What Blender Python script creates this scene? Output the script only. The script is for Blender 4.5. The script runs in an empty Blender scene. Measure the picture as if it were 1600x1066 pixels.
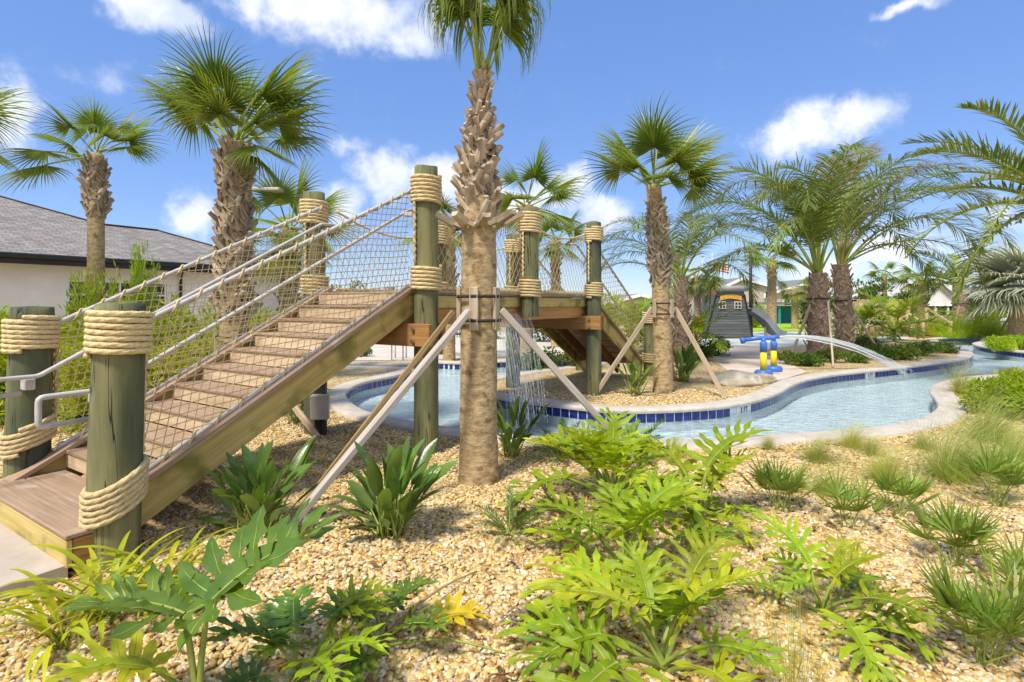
import bpy, math, random
from mathutils import Vector, Matrix, noise
from mathutils.geometry import delaunay_2d_cdt

R = math.radians
V = Vector
Z = V((0, 0, 1))
scene = bpy.context.scene
col = scene.collection

# ------------------------------------------------------------------ camera
H = 1.69            # eye height; focal length and horizon found from the bridge's posts
F = 840.0           # focal length in pixels of a 1600 px wide picture
HY, CX = 475.0, 800.0
cam = bpy.data.cameras.new('camera')
cam.sensor_width = 36
cam.lens = F / 1600 * 36
cam.shift_y = -(533 - HY) / 1600
cam.clip_end = 2000
cam_o = bpy.data.objects.new('camera', cam)
col.objects.link(cam_o)
cam_o.location = (0, 0, H)
cam_o.rotation_euler = (R(90), 0, 0)
scene.camera = cam_o

# ------------------------------------------------------------------ light
SUN_AZ, SUN_EL = 215.0, 58.0      # compass bearing from +Y clockwise of where the sun stands
world = bpy.data.worlds.new('World')
scene.world = world
world.use_nodes = True
sun = bpy.data.lights.new('sun', 'SUN')
sun.energy = 2.3
sun.angle = R(9)
sun.color = (1.0, 0.93, 0.80)
sun_o = bpy.data.objects.new('sun', sun)
col.objects.link(sun_o)
sd = V((math.sin(R(SUN_AZ)) * math.cos(R(SUN_EL)), math.cos(R(SUN_AZ)) * math.cos(R(SUN_EL)), math.sin(R(SUN_EL))))
sun_o.rotation_euler = sd.to_track_quat('Z', 'Y').to_euler()
sun_o.location = (0, 0, 30)
scene.view_settings.view_transform = 'Standard'
scene.view_settings.look = 'None'
scene.view_settings.exposure = 1.16
scene.view_settings.gamma = 1.0
scene.cycles.max_bounces = 8
scene.cycles.transparent_max_bounces = 24
scene.cycles.sample_clamp_indirect = 4.0
scene.cycles.caustics_reflective = False
scene.cycles.caustics_refractive = False


def build_world():
    nt = world.node_tree
    nt.nodes.clear()
    N, L = nt.nodes.new, nt.links.new

    def math_(op, a, b=None, c=None, clamp=False):
        n = N('ShaderNodeMath')
        n.operation = op
        n.use_clamp = clamp
        for i, x in enumerate((a, b, c)):
            if x is None:
                continue
            if isinstance(x, (int, float)):
                n.inputs[i].default_value = x
            else:
                L(x, n.inputs[i])
        return n.outputs[0]
    out = N('ShaderNodeOutputWorld')
    bg = N('ShaderNodeBackground')
    bg.inputs['Strength'].default_value = 0.10
    sky = N('ShaderNodeTexSky')
    sky.sky_type = 'NISHITA'
    sky.sun_disc = False
    sky.sun_elevation = R(SUN_EL)
    sky.sun_rotation = R(SUN_AZ)
    sky.air_density = 1.0
    sky.dust_density = 0.0
    sky.ozone_density = 2.2
    hs = N('ShaderNodeHueSaturation')
    hs.inputs['Hue'].default_value = 0.512
    hs.inputs['Saturation'].default_value = 1.0
    hs.inputs['Value'].default_value = 1.3
    L(sky.outputs[0], hs.inputs['Color'])
    tc = N('ShaderNodeTexCoord')
    sep = N('ShaderNodeSeparateXYZ')
    L(tc.outputs['Generated'], sep.inputs[0])
    n1 = N('ShaderNodeTexNoise')
    n1.inputs['Scale'].default_value = 7.0
    n1.inputs['Detail'].default_value = 9.0
    n1.inputs['Roughness'].default_value = 0.62
    L(tc.outputs['Generated'], n1.inputs['Vector'])
    nsep = N('ShaderNodeSeparateColor')
    L(n1.outputs['Color'], nsep.inputs[0])
    az = math_('ARCTAN2', sep.outputs[0], sep.outputs[1])
    el = math_('ARCSINE', sep.outputs[2])
    az = math_('ADD', az, math_('MULTIPLY', math_('SUBTRACT', nsep.outputs[0], 0.5), 0.16))
    el = math_('ADD', el, math_('MULTIPLY', math_('SUBTRACT', nsep.outputs[1], 0.5), 0.10))
    comb = N('ShaderNodeCombineXYZ')
    L(az, comb.inputs[0])
    L(el, comb.inputs[1])
    # cloud banks: picture position and half size turned into bearing and elevation
    banks = [(235, 12, 90, 38, 1), (520, 14, 155, 52, 1), (395, -5, 70, 40, .8), (640, 55, 60, 35, .8),
             (18, 165, 55, 70, 1), (300, 335, 50, 40, 1), (545, 235, 48, 20, .55),
             (600, 275, 58, 42, 1), (680, 285, 55, 38, 1), (525, 320, 50, 36, .9), (875, 298, 66, 36, 1), (930, 345, 56, 36, 1),
             (815, 325, 55, 36, .85), (1270, 200, 72, 40, 1), (1340, 182, 66, 36, .9), (1215, 222, 50, 26, .7),
             (1400, 390, 85, 40, 1), (1310, 425, 90, 28, .7), (1520, 395, 70, 28, .5), (1435, 2, 50, 12, .7),
             (160, 118, 70, 25, .3), (1560, 335, 60, 30, .5), (1120, 440, 60, 18, .5)]
    cur = None
    for (px, py, rx, ry, k) in banks:
        d = V(((px - CX) / F, 1, (HY - py) / F)).normalized()
        a0, e0 = math.atan2(d.x, d.y), math.asin(d.z)
        rr = 1 / math.sqrt(((px - CX) / F) ** 2 + 1)
        rx_, ry_ = rx / F * rr * rr * 1.1, ry / F * rr * 1.05
        s = N('ShaderNodeVectorMath')
        s.operation = 'SUBTRACT'
        L(comb.outputs[0], s.inputs[0])
        s.inputs[1].default_value = (a0, e0, 0)
        m = N('ShaderNodeVectorMath')
        m.operation = 'MULTIPLY'
        L(s.outputs[0], m.inputs[0])
        m.inputs[1].default_value = (1 / rx_, 1 / ry_, 0)
        ln = N('ShaderNodeVectorMath')
        ln.operation = 'LENGTH'
        L(m.outputs[0], ln.inputs[0])
        val = math_('MULTIPLY', math_('SUBTRACT', 1.25, ln.outputs['Value']), k)
        cur = val if cur is None else math_('SMOOTH_MAX', cur, val, 0.2)
    # fair-weather clouds all round the rest of the sky
    n2 = N('ShaderNodeTexNoise')
    n2.inputs['Scale'].default_value = 3.2
    n2.inputs['Detail'].default_value = 6
    L(tc.outputs['Generated'], n2.inputs['Vector'])
    side = math_('MULTIPLY', math_('SUBTRACT', 0.45, sep.outputs[1]), 4.0, clamp=True)
    rest = math_('MULTIPLY', math_('MULTIPLY', math_('SUBTRACT', n2.outputs['Fac'], 0.38), 5.0, clamp=True), side)
    cur = math_('MAXIMUM', cur, rest)
    n3 = N('ShaderNodeTexNoise')
    n3.inputs['Scale'].default_value = 22.0
    n3.inputs['Detail'].default_value = 8.0
    n3.inputs['Roughness'].default_value = 0.6
    L(tc.outputs['Generated'], n3.inputs['Vector'])
    cur = math_('ADD', cur, math_('MULTIPLY', math_('MULTIPLY', math_('SUBTRACT', n3.outputs['Fac'], 0.5), 1.35), math_('ADD', cur, 0.75, clamp=True)))
    mr = N('ShaderNodeMapRange')
    mr.interpolation_type = 'SMOOTHERSTEP'
    mr.inputs['From Min'].default_value = 0.02
    mr.inputs['From Max'].default_value = 1.05
    mr.inputs['To Max'].default_value = 0.88
    L(cur, mr.inputs['Value'])
    up = math_('MULTIPLY', sep.outputs[2], 30.0, clamp=True)
    fac = math_('MULTIPLY', mr.outputs[0], up)
    cc = N('ShaderNodeMixRGB')
    cc.inputs[1].default_value = (3.6, 4.0, 4.7, 1)
    cc.inputs[2].default_value = (5.6, 5.6, 5.7, 1)
    L(math_('MULTIPLY', math_('SUBTRACT', n1.outputs['Fac'], 0.38), 5.0, clamp=True), cc.inputs[0])
    mix = N('ShaderNodeMixRGB')
    L(fac, mix.inputs[0])
    flat = N('ShaderNodeMixRGB')      # evens the clear sky towards the deep blue of a humid afternoon
    flat.inputs[0].default_value = 0.72
    flat.inputs[2].default_value = (.54, 1.30, 3.15, 1)
    L(hs.outputs[0], flat.inputs[1])
    L(flat.outputs[0], mix.inputs[1])
    L(cc.outputs[0], mix.inputs[2])
    L(mix.outputs[0], bg.inputs['Color'])
    L(bg.outputs[0], out.inputs[0])


build_world()


# ------------------------------------------------------------------ picture position -> place
def gp(px, py, z=0.0):
    d = F * (H - z) / (py - HY)
    return V(((px - CX) * d / F, d, z))


def at(px, py, d):
    return V(((px - CX) / F * d, d, H - (py - HY) / F * d))


# ------------------------------------------------------------------ materials
MATS = {}


def newmat(name):
    m = bpy.data.materials.new(name)
    m.use_nodes = True
    MATS[name] = m
    nt = m.node_tree
    nt.nodes.clear()
    return m, nt


def surf(name, c1, c2, scale=(4, 4, 4), rough=0.7, bump=0.3, detail=6, spots=None, rnd=0.12, metal=0.0, coords='Object',
         spec=0.3, bump_scale=None, bump_dist=0.01, c3=None, sub=None):
    """two-tone noise surface with a little per-object variation and bump"""
    m, nt = newmat(name)
    N, L = nt.nodes.new, nt.links.new
    out = N('ShaderNodeOutputMaterial')
    p = N('ShaderNodeBsdfPrincipled')
    L(p.outputs[0], out.inputs[0])
    tc = N('ShaderNodeTexCoord')
    oi = N('ShaderNodeObjectInfo')
    mp = N('ShaderNodeMapping')
    mp.inputs['Scale'].default_value = scale
    off = N('ShaderNodeVectorMath')
    off.operation = 'MULTIPLY'
    cmb = N('ShaderNodeCombineXYZ')
    for i in range(3):
        L(oi.outputs['Random'], cmb.inputs[i])
    L(cmb.outputs[0], off.inputs[0])
    off.inputs[1].default_value = (37, 53, 71)
    L(tc.outputs[coords], mp.inputs['Vector'])
    L(off.outputs[0], mp.inputs['Location'])
    nz = N('ShaderNodeTexNoise')
    nz.inputs['Scale'].default_value = 1
    nz.inputs['Detail'].default_value = detail
    nz.inputs['Roughness'].default_value = 0.65
    L(mp.outputs[0], nz.inputs['Vector'])
    cr = N('ShaderNodeValToRGB')
    cr.color_ramp.elements[0].position = 0.33
    cr.color_ramp.elements[1].position = 0.68
    cr.color_ramp.elements[0].color = (*c1, 1)
    cr.color_ramp.elements[1].color = (*c2, 1)
    if c3:
        e = cr.color_ramp.elements.new(0.5)
        e.color = (*c3, 1)
    L(nz.outputs['Fac'], cr.inputs[0])
    colr = cr.outputs[0]
    if spots:      # (colour, scale, threshold)
        n2 = N('ShaderNodeTexNoise')
        n2.inputs['Scale'].default_value = spots[1]
        n2.inputs['Detail'].default_value = 5
        L(mp.outputs[0] if len(spots) > 3 else tc.outputs[coords], n2.inputs['Vector'])
        mr = N('ShaderNodeMapRange')
        mr.inputs['From Min'].default_value = spots[2]
        mr.inputs['From Max'].default_value = spots[2] + 0.12
        L(n2.outputs['Fac'], mr.inputs['Value'])
        mx = N('ShaderNodeMixRGB')
        L(mr.outputs[0], mx.inputs[0])
        L(colr, mx.inputs[1])
        mx.inputs[2].default_value = (*spots[0], 1)
        colr = mx.outputs[0]
    if rnd:
        hs = N('ShaderNodeHueSaturation')
        mr = N('ShaderNodeMapRange')
        mr.inputs['To Min'].default_value = 1 - rnd
        mr.inputs['To Max'].default_value = 1 + rnd
        L(oi.outputs['Random'], mr.inputs['Value'])
        L(mr.outputs[0], hs.inputs['Value'])
        L(colr, hs.inputs['Color'])
        colr = hs.outputs[0]
    L(colr, p.inputs['Base Color'])
    p.inputs['Roughness'].default_value = rough
    p.inputs['Metallic'].default_value = metal
    p.inputs['Specular IOR Level'].default_value = spec
    if bump:
        b = N('ShaderNodeBump')
        b.inputs['Strength'].default_value = bump
        b.inputs['Distance'].default_value = bump_dist
        if bump_scale:
            n3 = N('ShaderNodeTexNoise')
            n3.inputs['Scale'].default_value = bump_scale
            n3.inputs['Detail'].default_value = 6
            L(tc.outputs[coords], n3.inputs['Vector'])
            L(n3.outputs['Fac'], b.inputs['Height'])
        else:
            L(nz.outputs['Fac'], b.inputs['Height'])
        L(b.outputs[0], p.inputs['Normal'])
    return m


def leafmat(name, c1, c2, trans=0.35, rough=0.45, scale=5.0, rnd=0.25, hue=0.02, spec=0.35, tip=None):
    m, nt = newmat(name)
    N, L = nt.nodes.new, nt.links.new
    out = N('ShaderNodeOutputMaterial')
    p = N('ShaderNodeBsdfPrincipled')
    t = N('ShaderNodeBsdfTranslucent')
    mx = N('ShaderNodeMixShader')
    mx.inputs[0].default_value = trans
    L(p.outputs[0], mx.inputs[1])
    L(t.outputs[0], mx.inputs[2])
    L(mx.outputs[0], out.inputs[0])
    tc = N('ShaderNodeTexCoord')
    oi = N('ShaderNodeObjectInfo')
    geo = N('ShaderNodeNewGeometry')
    nz = N('ShaderNodeTexNoise')
    nz.inputs['Scale'].default_value = scale
    nz.inputs['Detail'].default_value = 4
    L(tc.outputs['Object'], nz.inputs['Vector'])
    ad = N('ShaderNodeMath')
    ad.operation = 'MULTIPLY_ADD'
    L(geo.outputs['Random Per Island'], ad.inputs[0])
    ad.inputs[1].default_value = 0.5
    sb = N('ShaderNodeMath')
    sb.operation = 'MULTIPLY_ADD'
    L(nz.outputs['Fac'], sb.inputs[0])
    sb.inputs[1].default_value = 1.6
    sb.inputs[2].default_value = -0.55
    L(sb.outputs[0], ad.inputs[2])
    cr = N('ShaderNodeMixRGB')
    L(ad.outputs[0], cr.inputs[0])
    cr.use_clamp = True
    cr.inputs[1].default_value = (*c1, 1)
    cr.inputs[2].default_value = (*c2, 1)
    hs = N('ShaderNodeHueSaturation')
    mr = N('ShaderNodeMapRange')
    mr.inputs['To Min'].default_value = 1 - rnd
    mr.inputs['To Max'].default_value = 1 + rnd
    L(oi.outputs['Random'], mr.inputs['Value'])
    L(mr.outputs[0], hs.inputs['Value'])
    mr2 = N('ShaderNodeMapRange')
    mr2.inputs['To Min'].default_value = 0.5 - hue
    mr2.inputs['To Max'].default_value = 0.5 + hue
    wn = N('ShaderNodeTexWhiteNoise')
    wn.noise_dimensions = '1D'
    L(oi.outputs['Random'], wn.inputs['W'])
    L(wn.outputs['Value'], mr2.inputs['Value'])
    L(mr2.outputs[0], hs.inputs['Hue'])
    L(cr.outputs[0], hs.inputs['Color'])
    L(hs.outputs[0], p.inputs['Base Color'])
    br = N('ShaderNodeMixRGB')
    br.blend_type = 'MULTIPLY'
    br.inputs[0].default_value = 1
    L(hs.outputs[0], br.inputs[1])
    br.inputs[2].default_value = (1.5, 1.4, 0.6, 1)
    L(br.outputs[0], t.inputs['Color'])
    p.inputs['Roughness'].default_value = rough
    p.inputs['Specular IOR Level'].default_value = spec
    b = N('ShaderNodeBump')
    b.inputs['Strength'].default_value = 0.25
    b.inputs['Distance'].default_value = 0.004
    n3 = N('ShaderNodeTexNoise')
    n3.inputs['Scale'].default_value = 40
    L(tc.outputs['Object'], n3.inputs['Vector'])
    L(n3.outputs['Fac'], b.inputs['Height'])
    L(b.outputs[0], p.inputs['Normal'])
    return m


def M(n):
    return MATS[n]


surf('joist_wood', (.40, .29, .085), (.60, .47, .18), (1.2, 22, 22), 0.75, .35, spots=((.22, .20, .05), 2.4, .52), bump_dist=.006)
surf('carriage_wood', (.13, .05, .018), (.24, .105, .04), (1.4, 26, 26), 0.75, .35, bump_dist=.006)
surf('beam_wood', (.27, .125, .04), (.46, .25, .09), (1.4, 26, 26), 0.75, .35, bump_dist=.006)
surf('tread_board', (.26, .165, .10), (.42, .30, .205), (1.5, 40, 40), 0.6, .25, spots=((.44, .35, .29), 3, .62), bump_dist=.004)
surf('riser_wood', (.46, .33, .19), (.67, .53, .36), (1.3, 20, 20), 0.75, .3, spots=((.36, .22, .11), 9, .68), bump_dist=.004)
surf('rope', (.46, .345, .155), (.72, .58, .33), (60, 60, 60), 0.9, .6, bump_dist=.003)
surf('net_cord', (.56, .43, .19), (.74, .60, .33), (30, 30, 30), 0.9, 0, rnd=.1)
surf('net_dark', (.10, .085, .05), (.2, .17, .11), (30, 30, 30), 0.9, 0, rnd=.1)
surf('pipe', (.40, .38, .36), (.54, .52, .49), (9, 9, 9), 0.45, .05, spec=.5, rnd=.02)
surf('steel', (.45, .45, .46), (.6, .6, .6), (9, 9, 9), 0.3, .05, metal=.9, rnd=0)
surf('dark_metal', (.02, .02, .022), (.05, .05, .05), (9, 9, 9), 0.5, .1, rnd=0)
surf('strap', (.02, .017, .015), (.06, .045, .035), (30, 30, 30), 0.8, .3)
surf('lumber', (.36, .27, .17), (.56, .45, .33), (1.5, 24, 24), 0.8, .35, bump_dist=.004)
surf('lumber_grey', (.36, .31, .26), (.56, .50, .44), (1.5, 24, 24), 0.8, .35, bump_dist=.004)
surf('lumber_brown', (.22, .14, .06), (.38, .26, .12), (1.5, 24, 24), 0.8, .35, bump_dist=.004)
surf('palm_trunk', (.25, .165, .075), (.56, .42, .24), (11, 11, 20), 0.95, 1.0, detail=9, spots=((.20, .13, .06), 9, .57), bump_dist=.02, c3=(.43, .31, .165), rnd=.06)
surf('palm_trunk_dark', (.17, .10, .07), (.46, .34, .25), (9, 9, 14), 0.95, 1.0, bump_dist=.03, c3=(.31, .215, .155))
surf('boot', (.23, .165, .105), (.53, .44, .32), (9, 9, 4), 0.85, .5, bump_dist=.006, c3=(.39, .31, .215), rnd=.22)
surf('petiole', (.16, .22, .03), (.36, .40, .09), (6, 6, 6), 0.5, .05)
surf('petiole_brown', (.25, .16, .06), (.42, .30, .12), (6, 6, 6), 0.6, .1)
surf('box_grey', (.46, .43, .39), (.54, .51, .47), (9, 9, 9), 0.55, .03, rnd=0)
surf('concrete', (.38, .32, .26), (.50, .44, .37), (3, 3, 3), 0.85, .15, spots=((.45, .37, .30), 1.5, .6), rnd=0)
surf('concrete_pink', (.52, .42, .35), (.64, .54, .46), (2, 2, 2), 0.85, .1, rnd=0)
surf('concrete_pale', (.50, .45, .38), (.60, .55, .48), (1, 1, 1), 0.85, .1, rnd=0)
surf('splash_floor', (.42, .47, .43), (.52, .56, .52), (1, 1, 1), 0.8, .1, rnd=0)
surf('coping', (.44, .385, .33), (.60, .54, .47), (6, 6, 6), 0.75, .25, spots=((.40, .34, .30), 2.5, .62), rnd=0, bump_scale=60)
surf('plaster', (.70, .80, .83), (.84, .90, .92), (2, 2, 2), 0.8, 0, rnd=0)
surf('grout', (.70, .74, .76), (.80, .83, .85), (8, 8, 8), 0.8, 0, rnd=0)
surf('tile_blue', (.010, .018, .13), (.025, .04, .24), (14, 14, 14), 0.15, .05, spec=.6, rnd=.35)
surf('tile_white', (.72, .73, .74), (.8, .8, .8), (9, 9, 9), 0.25, 0, rnd=0)
surf('ink', (.015, .015, .015), (.02, .02, .02), (9, 9, 9), 0.6, 0, rnd=0)
surf('lawn', (.19, .36, .012), (.36, .52, .03), (1.5, 1.5, 1.5), 0.9, .4, rnd=0)
surf('stucco', (.72, .70, .67), (.82, .80, .775), (2, 2, 2), 0.9, .15, rnd=0, bump_scale=40)
surf('stucco_beige', (.46, .40, .32), (.53, .47, .39), (.5, .5, .5), 0.9, .1, rnd=0)
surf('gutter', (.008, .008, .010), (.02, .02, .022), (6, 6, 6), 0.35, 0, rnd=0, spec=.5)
surf('trim_white', (.74, .74, .74), (.8, .8, .8), (6, 6, 6), 0.5, 0, rnd=0)
surf('window_glass', (.008, .010, .012), (.02, .022, .025), (2, 2, 2), 0.06, 0, rnd=0, spec=.6)
surf('roof_grey', (.16, .16, .165), (.24, .24, .245), (3, 3, 3), 0.9, .2, rnd=0)
surf('roof_pale', (.46, .45, .45), (.55, .54, .54), (3, 3, 3), 0.8, .1, rnd=0)
surf('ship_grey', (.085, .088, .095), (.15, .155, .165), (1, 8, 8), 0.6, .1, rnd=.2)
surf('ship_light', (.26, .25, .24), (.36, .35, .33), (3, 3, 3), 0.7, .1)
surf('banner_orange', (.55, .26, .03), (.72, .42, .08), (6, 6, 6), 0.6, 0, rnd=0)
surf('cream', (.55, .50, .38), (.65, .6, .47), (6, 6, 6), 0.6, 0, rnd=0)
surf('awning_red', (.55, .09, .06), (.66, .14, .10), (4, 4, 4), 0.7, 0, rnd=0)
surf('slide_grey', (.14, .155, .17), (.20, .215, .23), (3, 3, 3), 0.4, 0, rnd=0)
surf('teal', (.03, .25, .31), (.05, .33, .39), (1, 1, 1), 0.6, 0, rnd=0)
surf('cannon_blue', (.045, .14, .50), (.08, .20, .60), (6, 6, 6), 0.35, .05, rnd=0, spec=.5)
surf('cannon_yellow', (.78, .60, .02), (.85, .70, .04), (6, 6, 6), 0.4, .05, rnd=0)
surf('fence_wood', (.36, .26, .13), (.52, .40, .23), (9, 9, 1.2), 0.85, .3)
surf('flag_red', (.5, .03, .04), (.6, .06, .06), (6, 6, 6), 0.8, 0, rnd=0)
surf('flag_blue', (.03, .04, .2), (.05, .06, .25), (6, 6, 6), 0.8, 0, rnd=0)
surf('rock', (.36, .30, .20), (.66, .60, .47), (3, 3, 3), 0.9, .8, bump_dist=.05, spots=((.30, .24, .13), 4, .6))
surf('dead_leaf', (.10, .045, .018), (.30, .16, .06), (14, 14, 14), 0.8, .6)
surf('dead_grey', (.12, .085, .06), (.26, .19, .14), (14, 14, 14), 0.85, .6)
surf('ring_red', (.6, .08, .05), (.66, .1, .07), (6, 6, 6), 0.6, 0, rnd=0)

leafmat('sabal', (.085, .15, .02), (.30, .37, .06), .36, .38, 2.0, .25, .015, .4)
leafmat('sabal_light', (.10, .17, .02), (.28, .33, .05), .3, .4, 2.0, .2)
leafmat('feather', (.075, .125, .02), (.29, .33, .06), .25, .42, 1.2, .28, .015)
leafmat('feather_dry', (.12, .075, .05), (.20, .15, .09), .2, .6, 1.2, .2)
leafmat('feather_light', (.18, .27, .015), (.42, .48, .04), .35, .42, 1.5, .2)
leafmat('bismarck', (.26, .29, .20), (.48, .50, .38), .15, .6, 1.0, .12, .01)
leafmat('philo', (.16, .26, .008), (.46, .53, .012), .34, .45, 6.0, .30, .03, .3)
leafmat('philo_dark', (.055, .13, .014), (.19, .29, .03), .25, .28, 4.0, .15, .01, .5)
leafmat('philo_yellow', (.52, .40, .01), (.72, .58, .03), .4, .45, 5, .1)
leafmat('paddle', (.045, .11, .016), (.17, .27, .05), .25, .28, 3.0, .3, .015, .5)
leafmat('cycad', (.04, .10, .012), (.15, .25, .035), .2, .4, 3.0, .25)
leafmat('fanplant', (.11, .20, .025), (.36, .44, .08), .3, .42, 3.0, .25)
leafmat('muhly', (.28, .33, .07), (.54, .57, .19), .35, .6, 2.0, .15)
leafmat('yellow_grass', (.34, .36, .03), (.56, .54, .09), .4, .5, 2.0, .1)
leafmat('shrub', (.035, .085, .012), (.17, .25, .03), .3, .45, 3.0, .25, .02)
leafmat('shrub_light', (.20, .30, .012), (.48, .56, .03), .4, .45, 3.0, .2, .02)
leafmat('bamboo', (.22, .30, .015), (.50, .56, .06), .4, .5, 3.0, .2, .02)
leafmat('ginger', (.20, .28, .012), (.55, .56, .035), .4, .4, 6.0, .2, .015)
leafmat('tree_far', (.04, .09, .014), (.14, .21, .03), .2, .6, 1.0, .2, .02)


def post_wood():
    m, nt = newmat('post_wood')
    N, L = nt.nodes.new, nt.links.new
    out = N('ShaderNodeOutputMaterial')
    p = N('ShaderNodeBsdfPrincipled')
    L(p.outputs[0], out.inputs[0])
    tc = N('ShaderNodeTexCoord')
    oi = N('ShaderNodeObjectInfo')

    def nz(scale, detail=6, rough=.6, off=13.0):
        mp = N('ShaderNodeMapping')
        mp.inputs['Scale'].default_value = scale
        mu = N('ShaderNodeMath')
        mu.operation = 'MULTIPLY'
        mu.inputs[1].default_value = off
        L(oi.outputs['Random'], mu.inputs[0])
        cb = N('ShaderNodeCombineXYZ')
        L(mu.outputs[0], cb.inputs[2])
        L(mu.outputs[0], cb.inputs[0])
        L(tc.outputs['Object'], mp.inputs['Vector'])
        L(cb.outputs[0], mp.inputs['Location'])
        n = N('ShaderNodeTexNoise')
        n.inputs['Scale'].default_value = 1
        n.inputs['Detail'].default_value = detail
        n.inputs['Roughness'].default_value = rough
        L(mp.outputs[0], n.inputs['Vector'])
        return n.outputs['Fac']

    def ramp(f, stops):
        r = N('ShaderNodeValToRGB')
        e = r.color_ramp.elements
        while len(e) < len(stops):
            e.new(.5)
        for i, (x, c) in enumerate(stops):
            e[i].position = x
            e[i].color = (*c, 1)
        L(f, r.inputs[0])
        return r.outputs[0]

    def mixc(f, a, b, mode='MIX', k=None):
        x = N('ShaderNodeMixRGB')
        x.blend_type = mode
        if k is None:
            L(f, x.inputs[0])
        else:
            x.inputs[0].default_value = k
        for i, c in ((1, a), (2, b)):
            if isinstance(c, tuple):
                x.inputs[i].default_value = (*c, 1)
            else:
                L(c, x.inputs[i])
        return x.outputs[0]
    big = nz((3.2, 3.2, .8), 4, .55)
    base = ramp(big, ((.32, (.050, .064, .050)), (.48, (.115, .122, .064)), (.68, (.235, .215, .10))))
    grain = nz((26, 26, 1.1), 5, .7)
    base = mixc(None, base, ramp(grain, ((.3, (.45, .45, .45)), (.7, (.62, .62, .60)))), 'OVERLAY', .8)
    # bleached, flaking patches
    pale = nz((6, 6, 2.2), 7, .75, 31)
    base = mixc(ramp(pale, ((.60, (0, 0, 0)), (.72, (.55, .55, .55)))), base, (.27, .28, .22))
    # drying cracks
    ck = nz((13, 13, .55), 3, .5, 47)
    ab = N('ShaderNodeMath')
    ab.operation = 'SUBTRACT'
    L(ck, ab.inputs[0])
    ab.inputs[1].default_value = .5
    ab2 = N('ShaderNodeMath')
    ab2.operation = 'ABSOLUTE'
    L(ab.outputs[0], ab2.inputs[0])
    gate = nz((4, 4, 1.6), 3, .5, 71)
    line = ramp(ab2.outputs[0], ((.004, (1, 1, 1)), (.014, (0, 0, 0))))
    gt = ramp(gate, ((.42, (0, 0, 0)), (.48, (1, 1, 1))))
    crack = mixc(None, line, gt, 'MULTIPLY', 1.0)
    base = mixc(crack, base, (.03, .03, .022))
    L(base, p.inputs['Base Color'])
    p.inputs['Roughness'].default_value = .9
    p.inputs['Specular IOR Level'].default_value = .2
    b = N('ShaderNodeBump')
    b.inputs['Strength'].default_value = .6
    b.inputs['Distance'].default_value = .012
    hh = mixc(crack, grain, (0.0, 0.0, 0.0))
    L(hh, b.inputs['Height'])
    L(b.outputs[0], p.inputs['Normal'])


post_wood()


def roof_shingle():
    m, nt = newmat('shingle')
    N, L = nt.nodes.new, nt.links.new
    out = N('ShaderNodeOutputMaterial')
    p = N('ShaderNodeBsdfPrincipled')
    L(p.outputs[0], out.inputs[0])
    tc = N('ShaderNodeTexCoord')
    br = N('ShaderNodeTexBrick')
    br.offset = 0.5
    br.inputs['Scale'].default_value = 1.0
    br.inputs['Brick Width'].default_value = 0.30
    br.inputs['Row Height'].default_value = 0.145
    br.inputs['Mortar Size'].default_value = 0.010
    br.inputs['Color1'].default_value = (.20, .172, .155, 1)
    br.inputs['Color2'].default_value = (.29, .268, .255, 1)
    br.inputs['Mortar'].default_value = (.10, .09, .085, 1)
    L(tc.outputs['UV'], br.inputs['Vector'])
    nz = N('ShaderNodeTexNoise')
    nz.inputs['Scale'].default_value = 3
    nz.inputs['Detail'].default_value = 8
    L(tc.outputs['UV'], nz.inputs['Vector'])
    mx = N('ShaderNodeMixRGB')
    mx.blend_type = 'OVERLAY'
    mx.inputs[0].default_value = .5
    L(br.outputs['Color'], mx.inputs[1])
    L(nz.outputs['Fac'], mx.inputs[2])
    L(mx.outputs[0], p.inputs['Base Color'])
    p.inputs['Roughness'].default_value = 0.9
    b = N('ShaderNodeBump')
    b.inputs['Distance'].default_value = .03
    L(br.outputs['Color'], b.inputs['Height'])
    L(b.outputs[0], p.inputs['Normal'])


roof_shingle()


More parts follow.
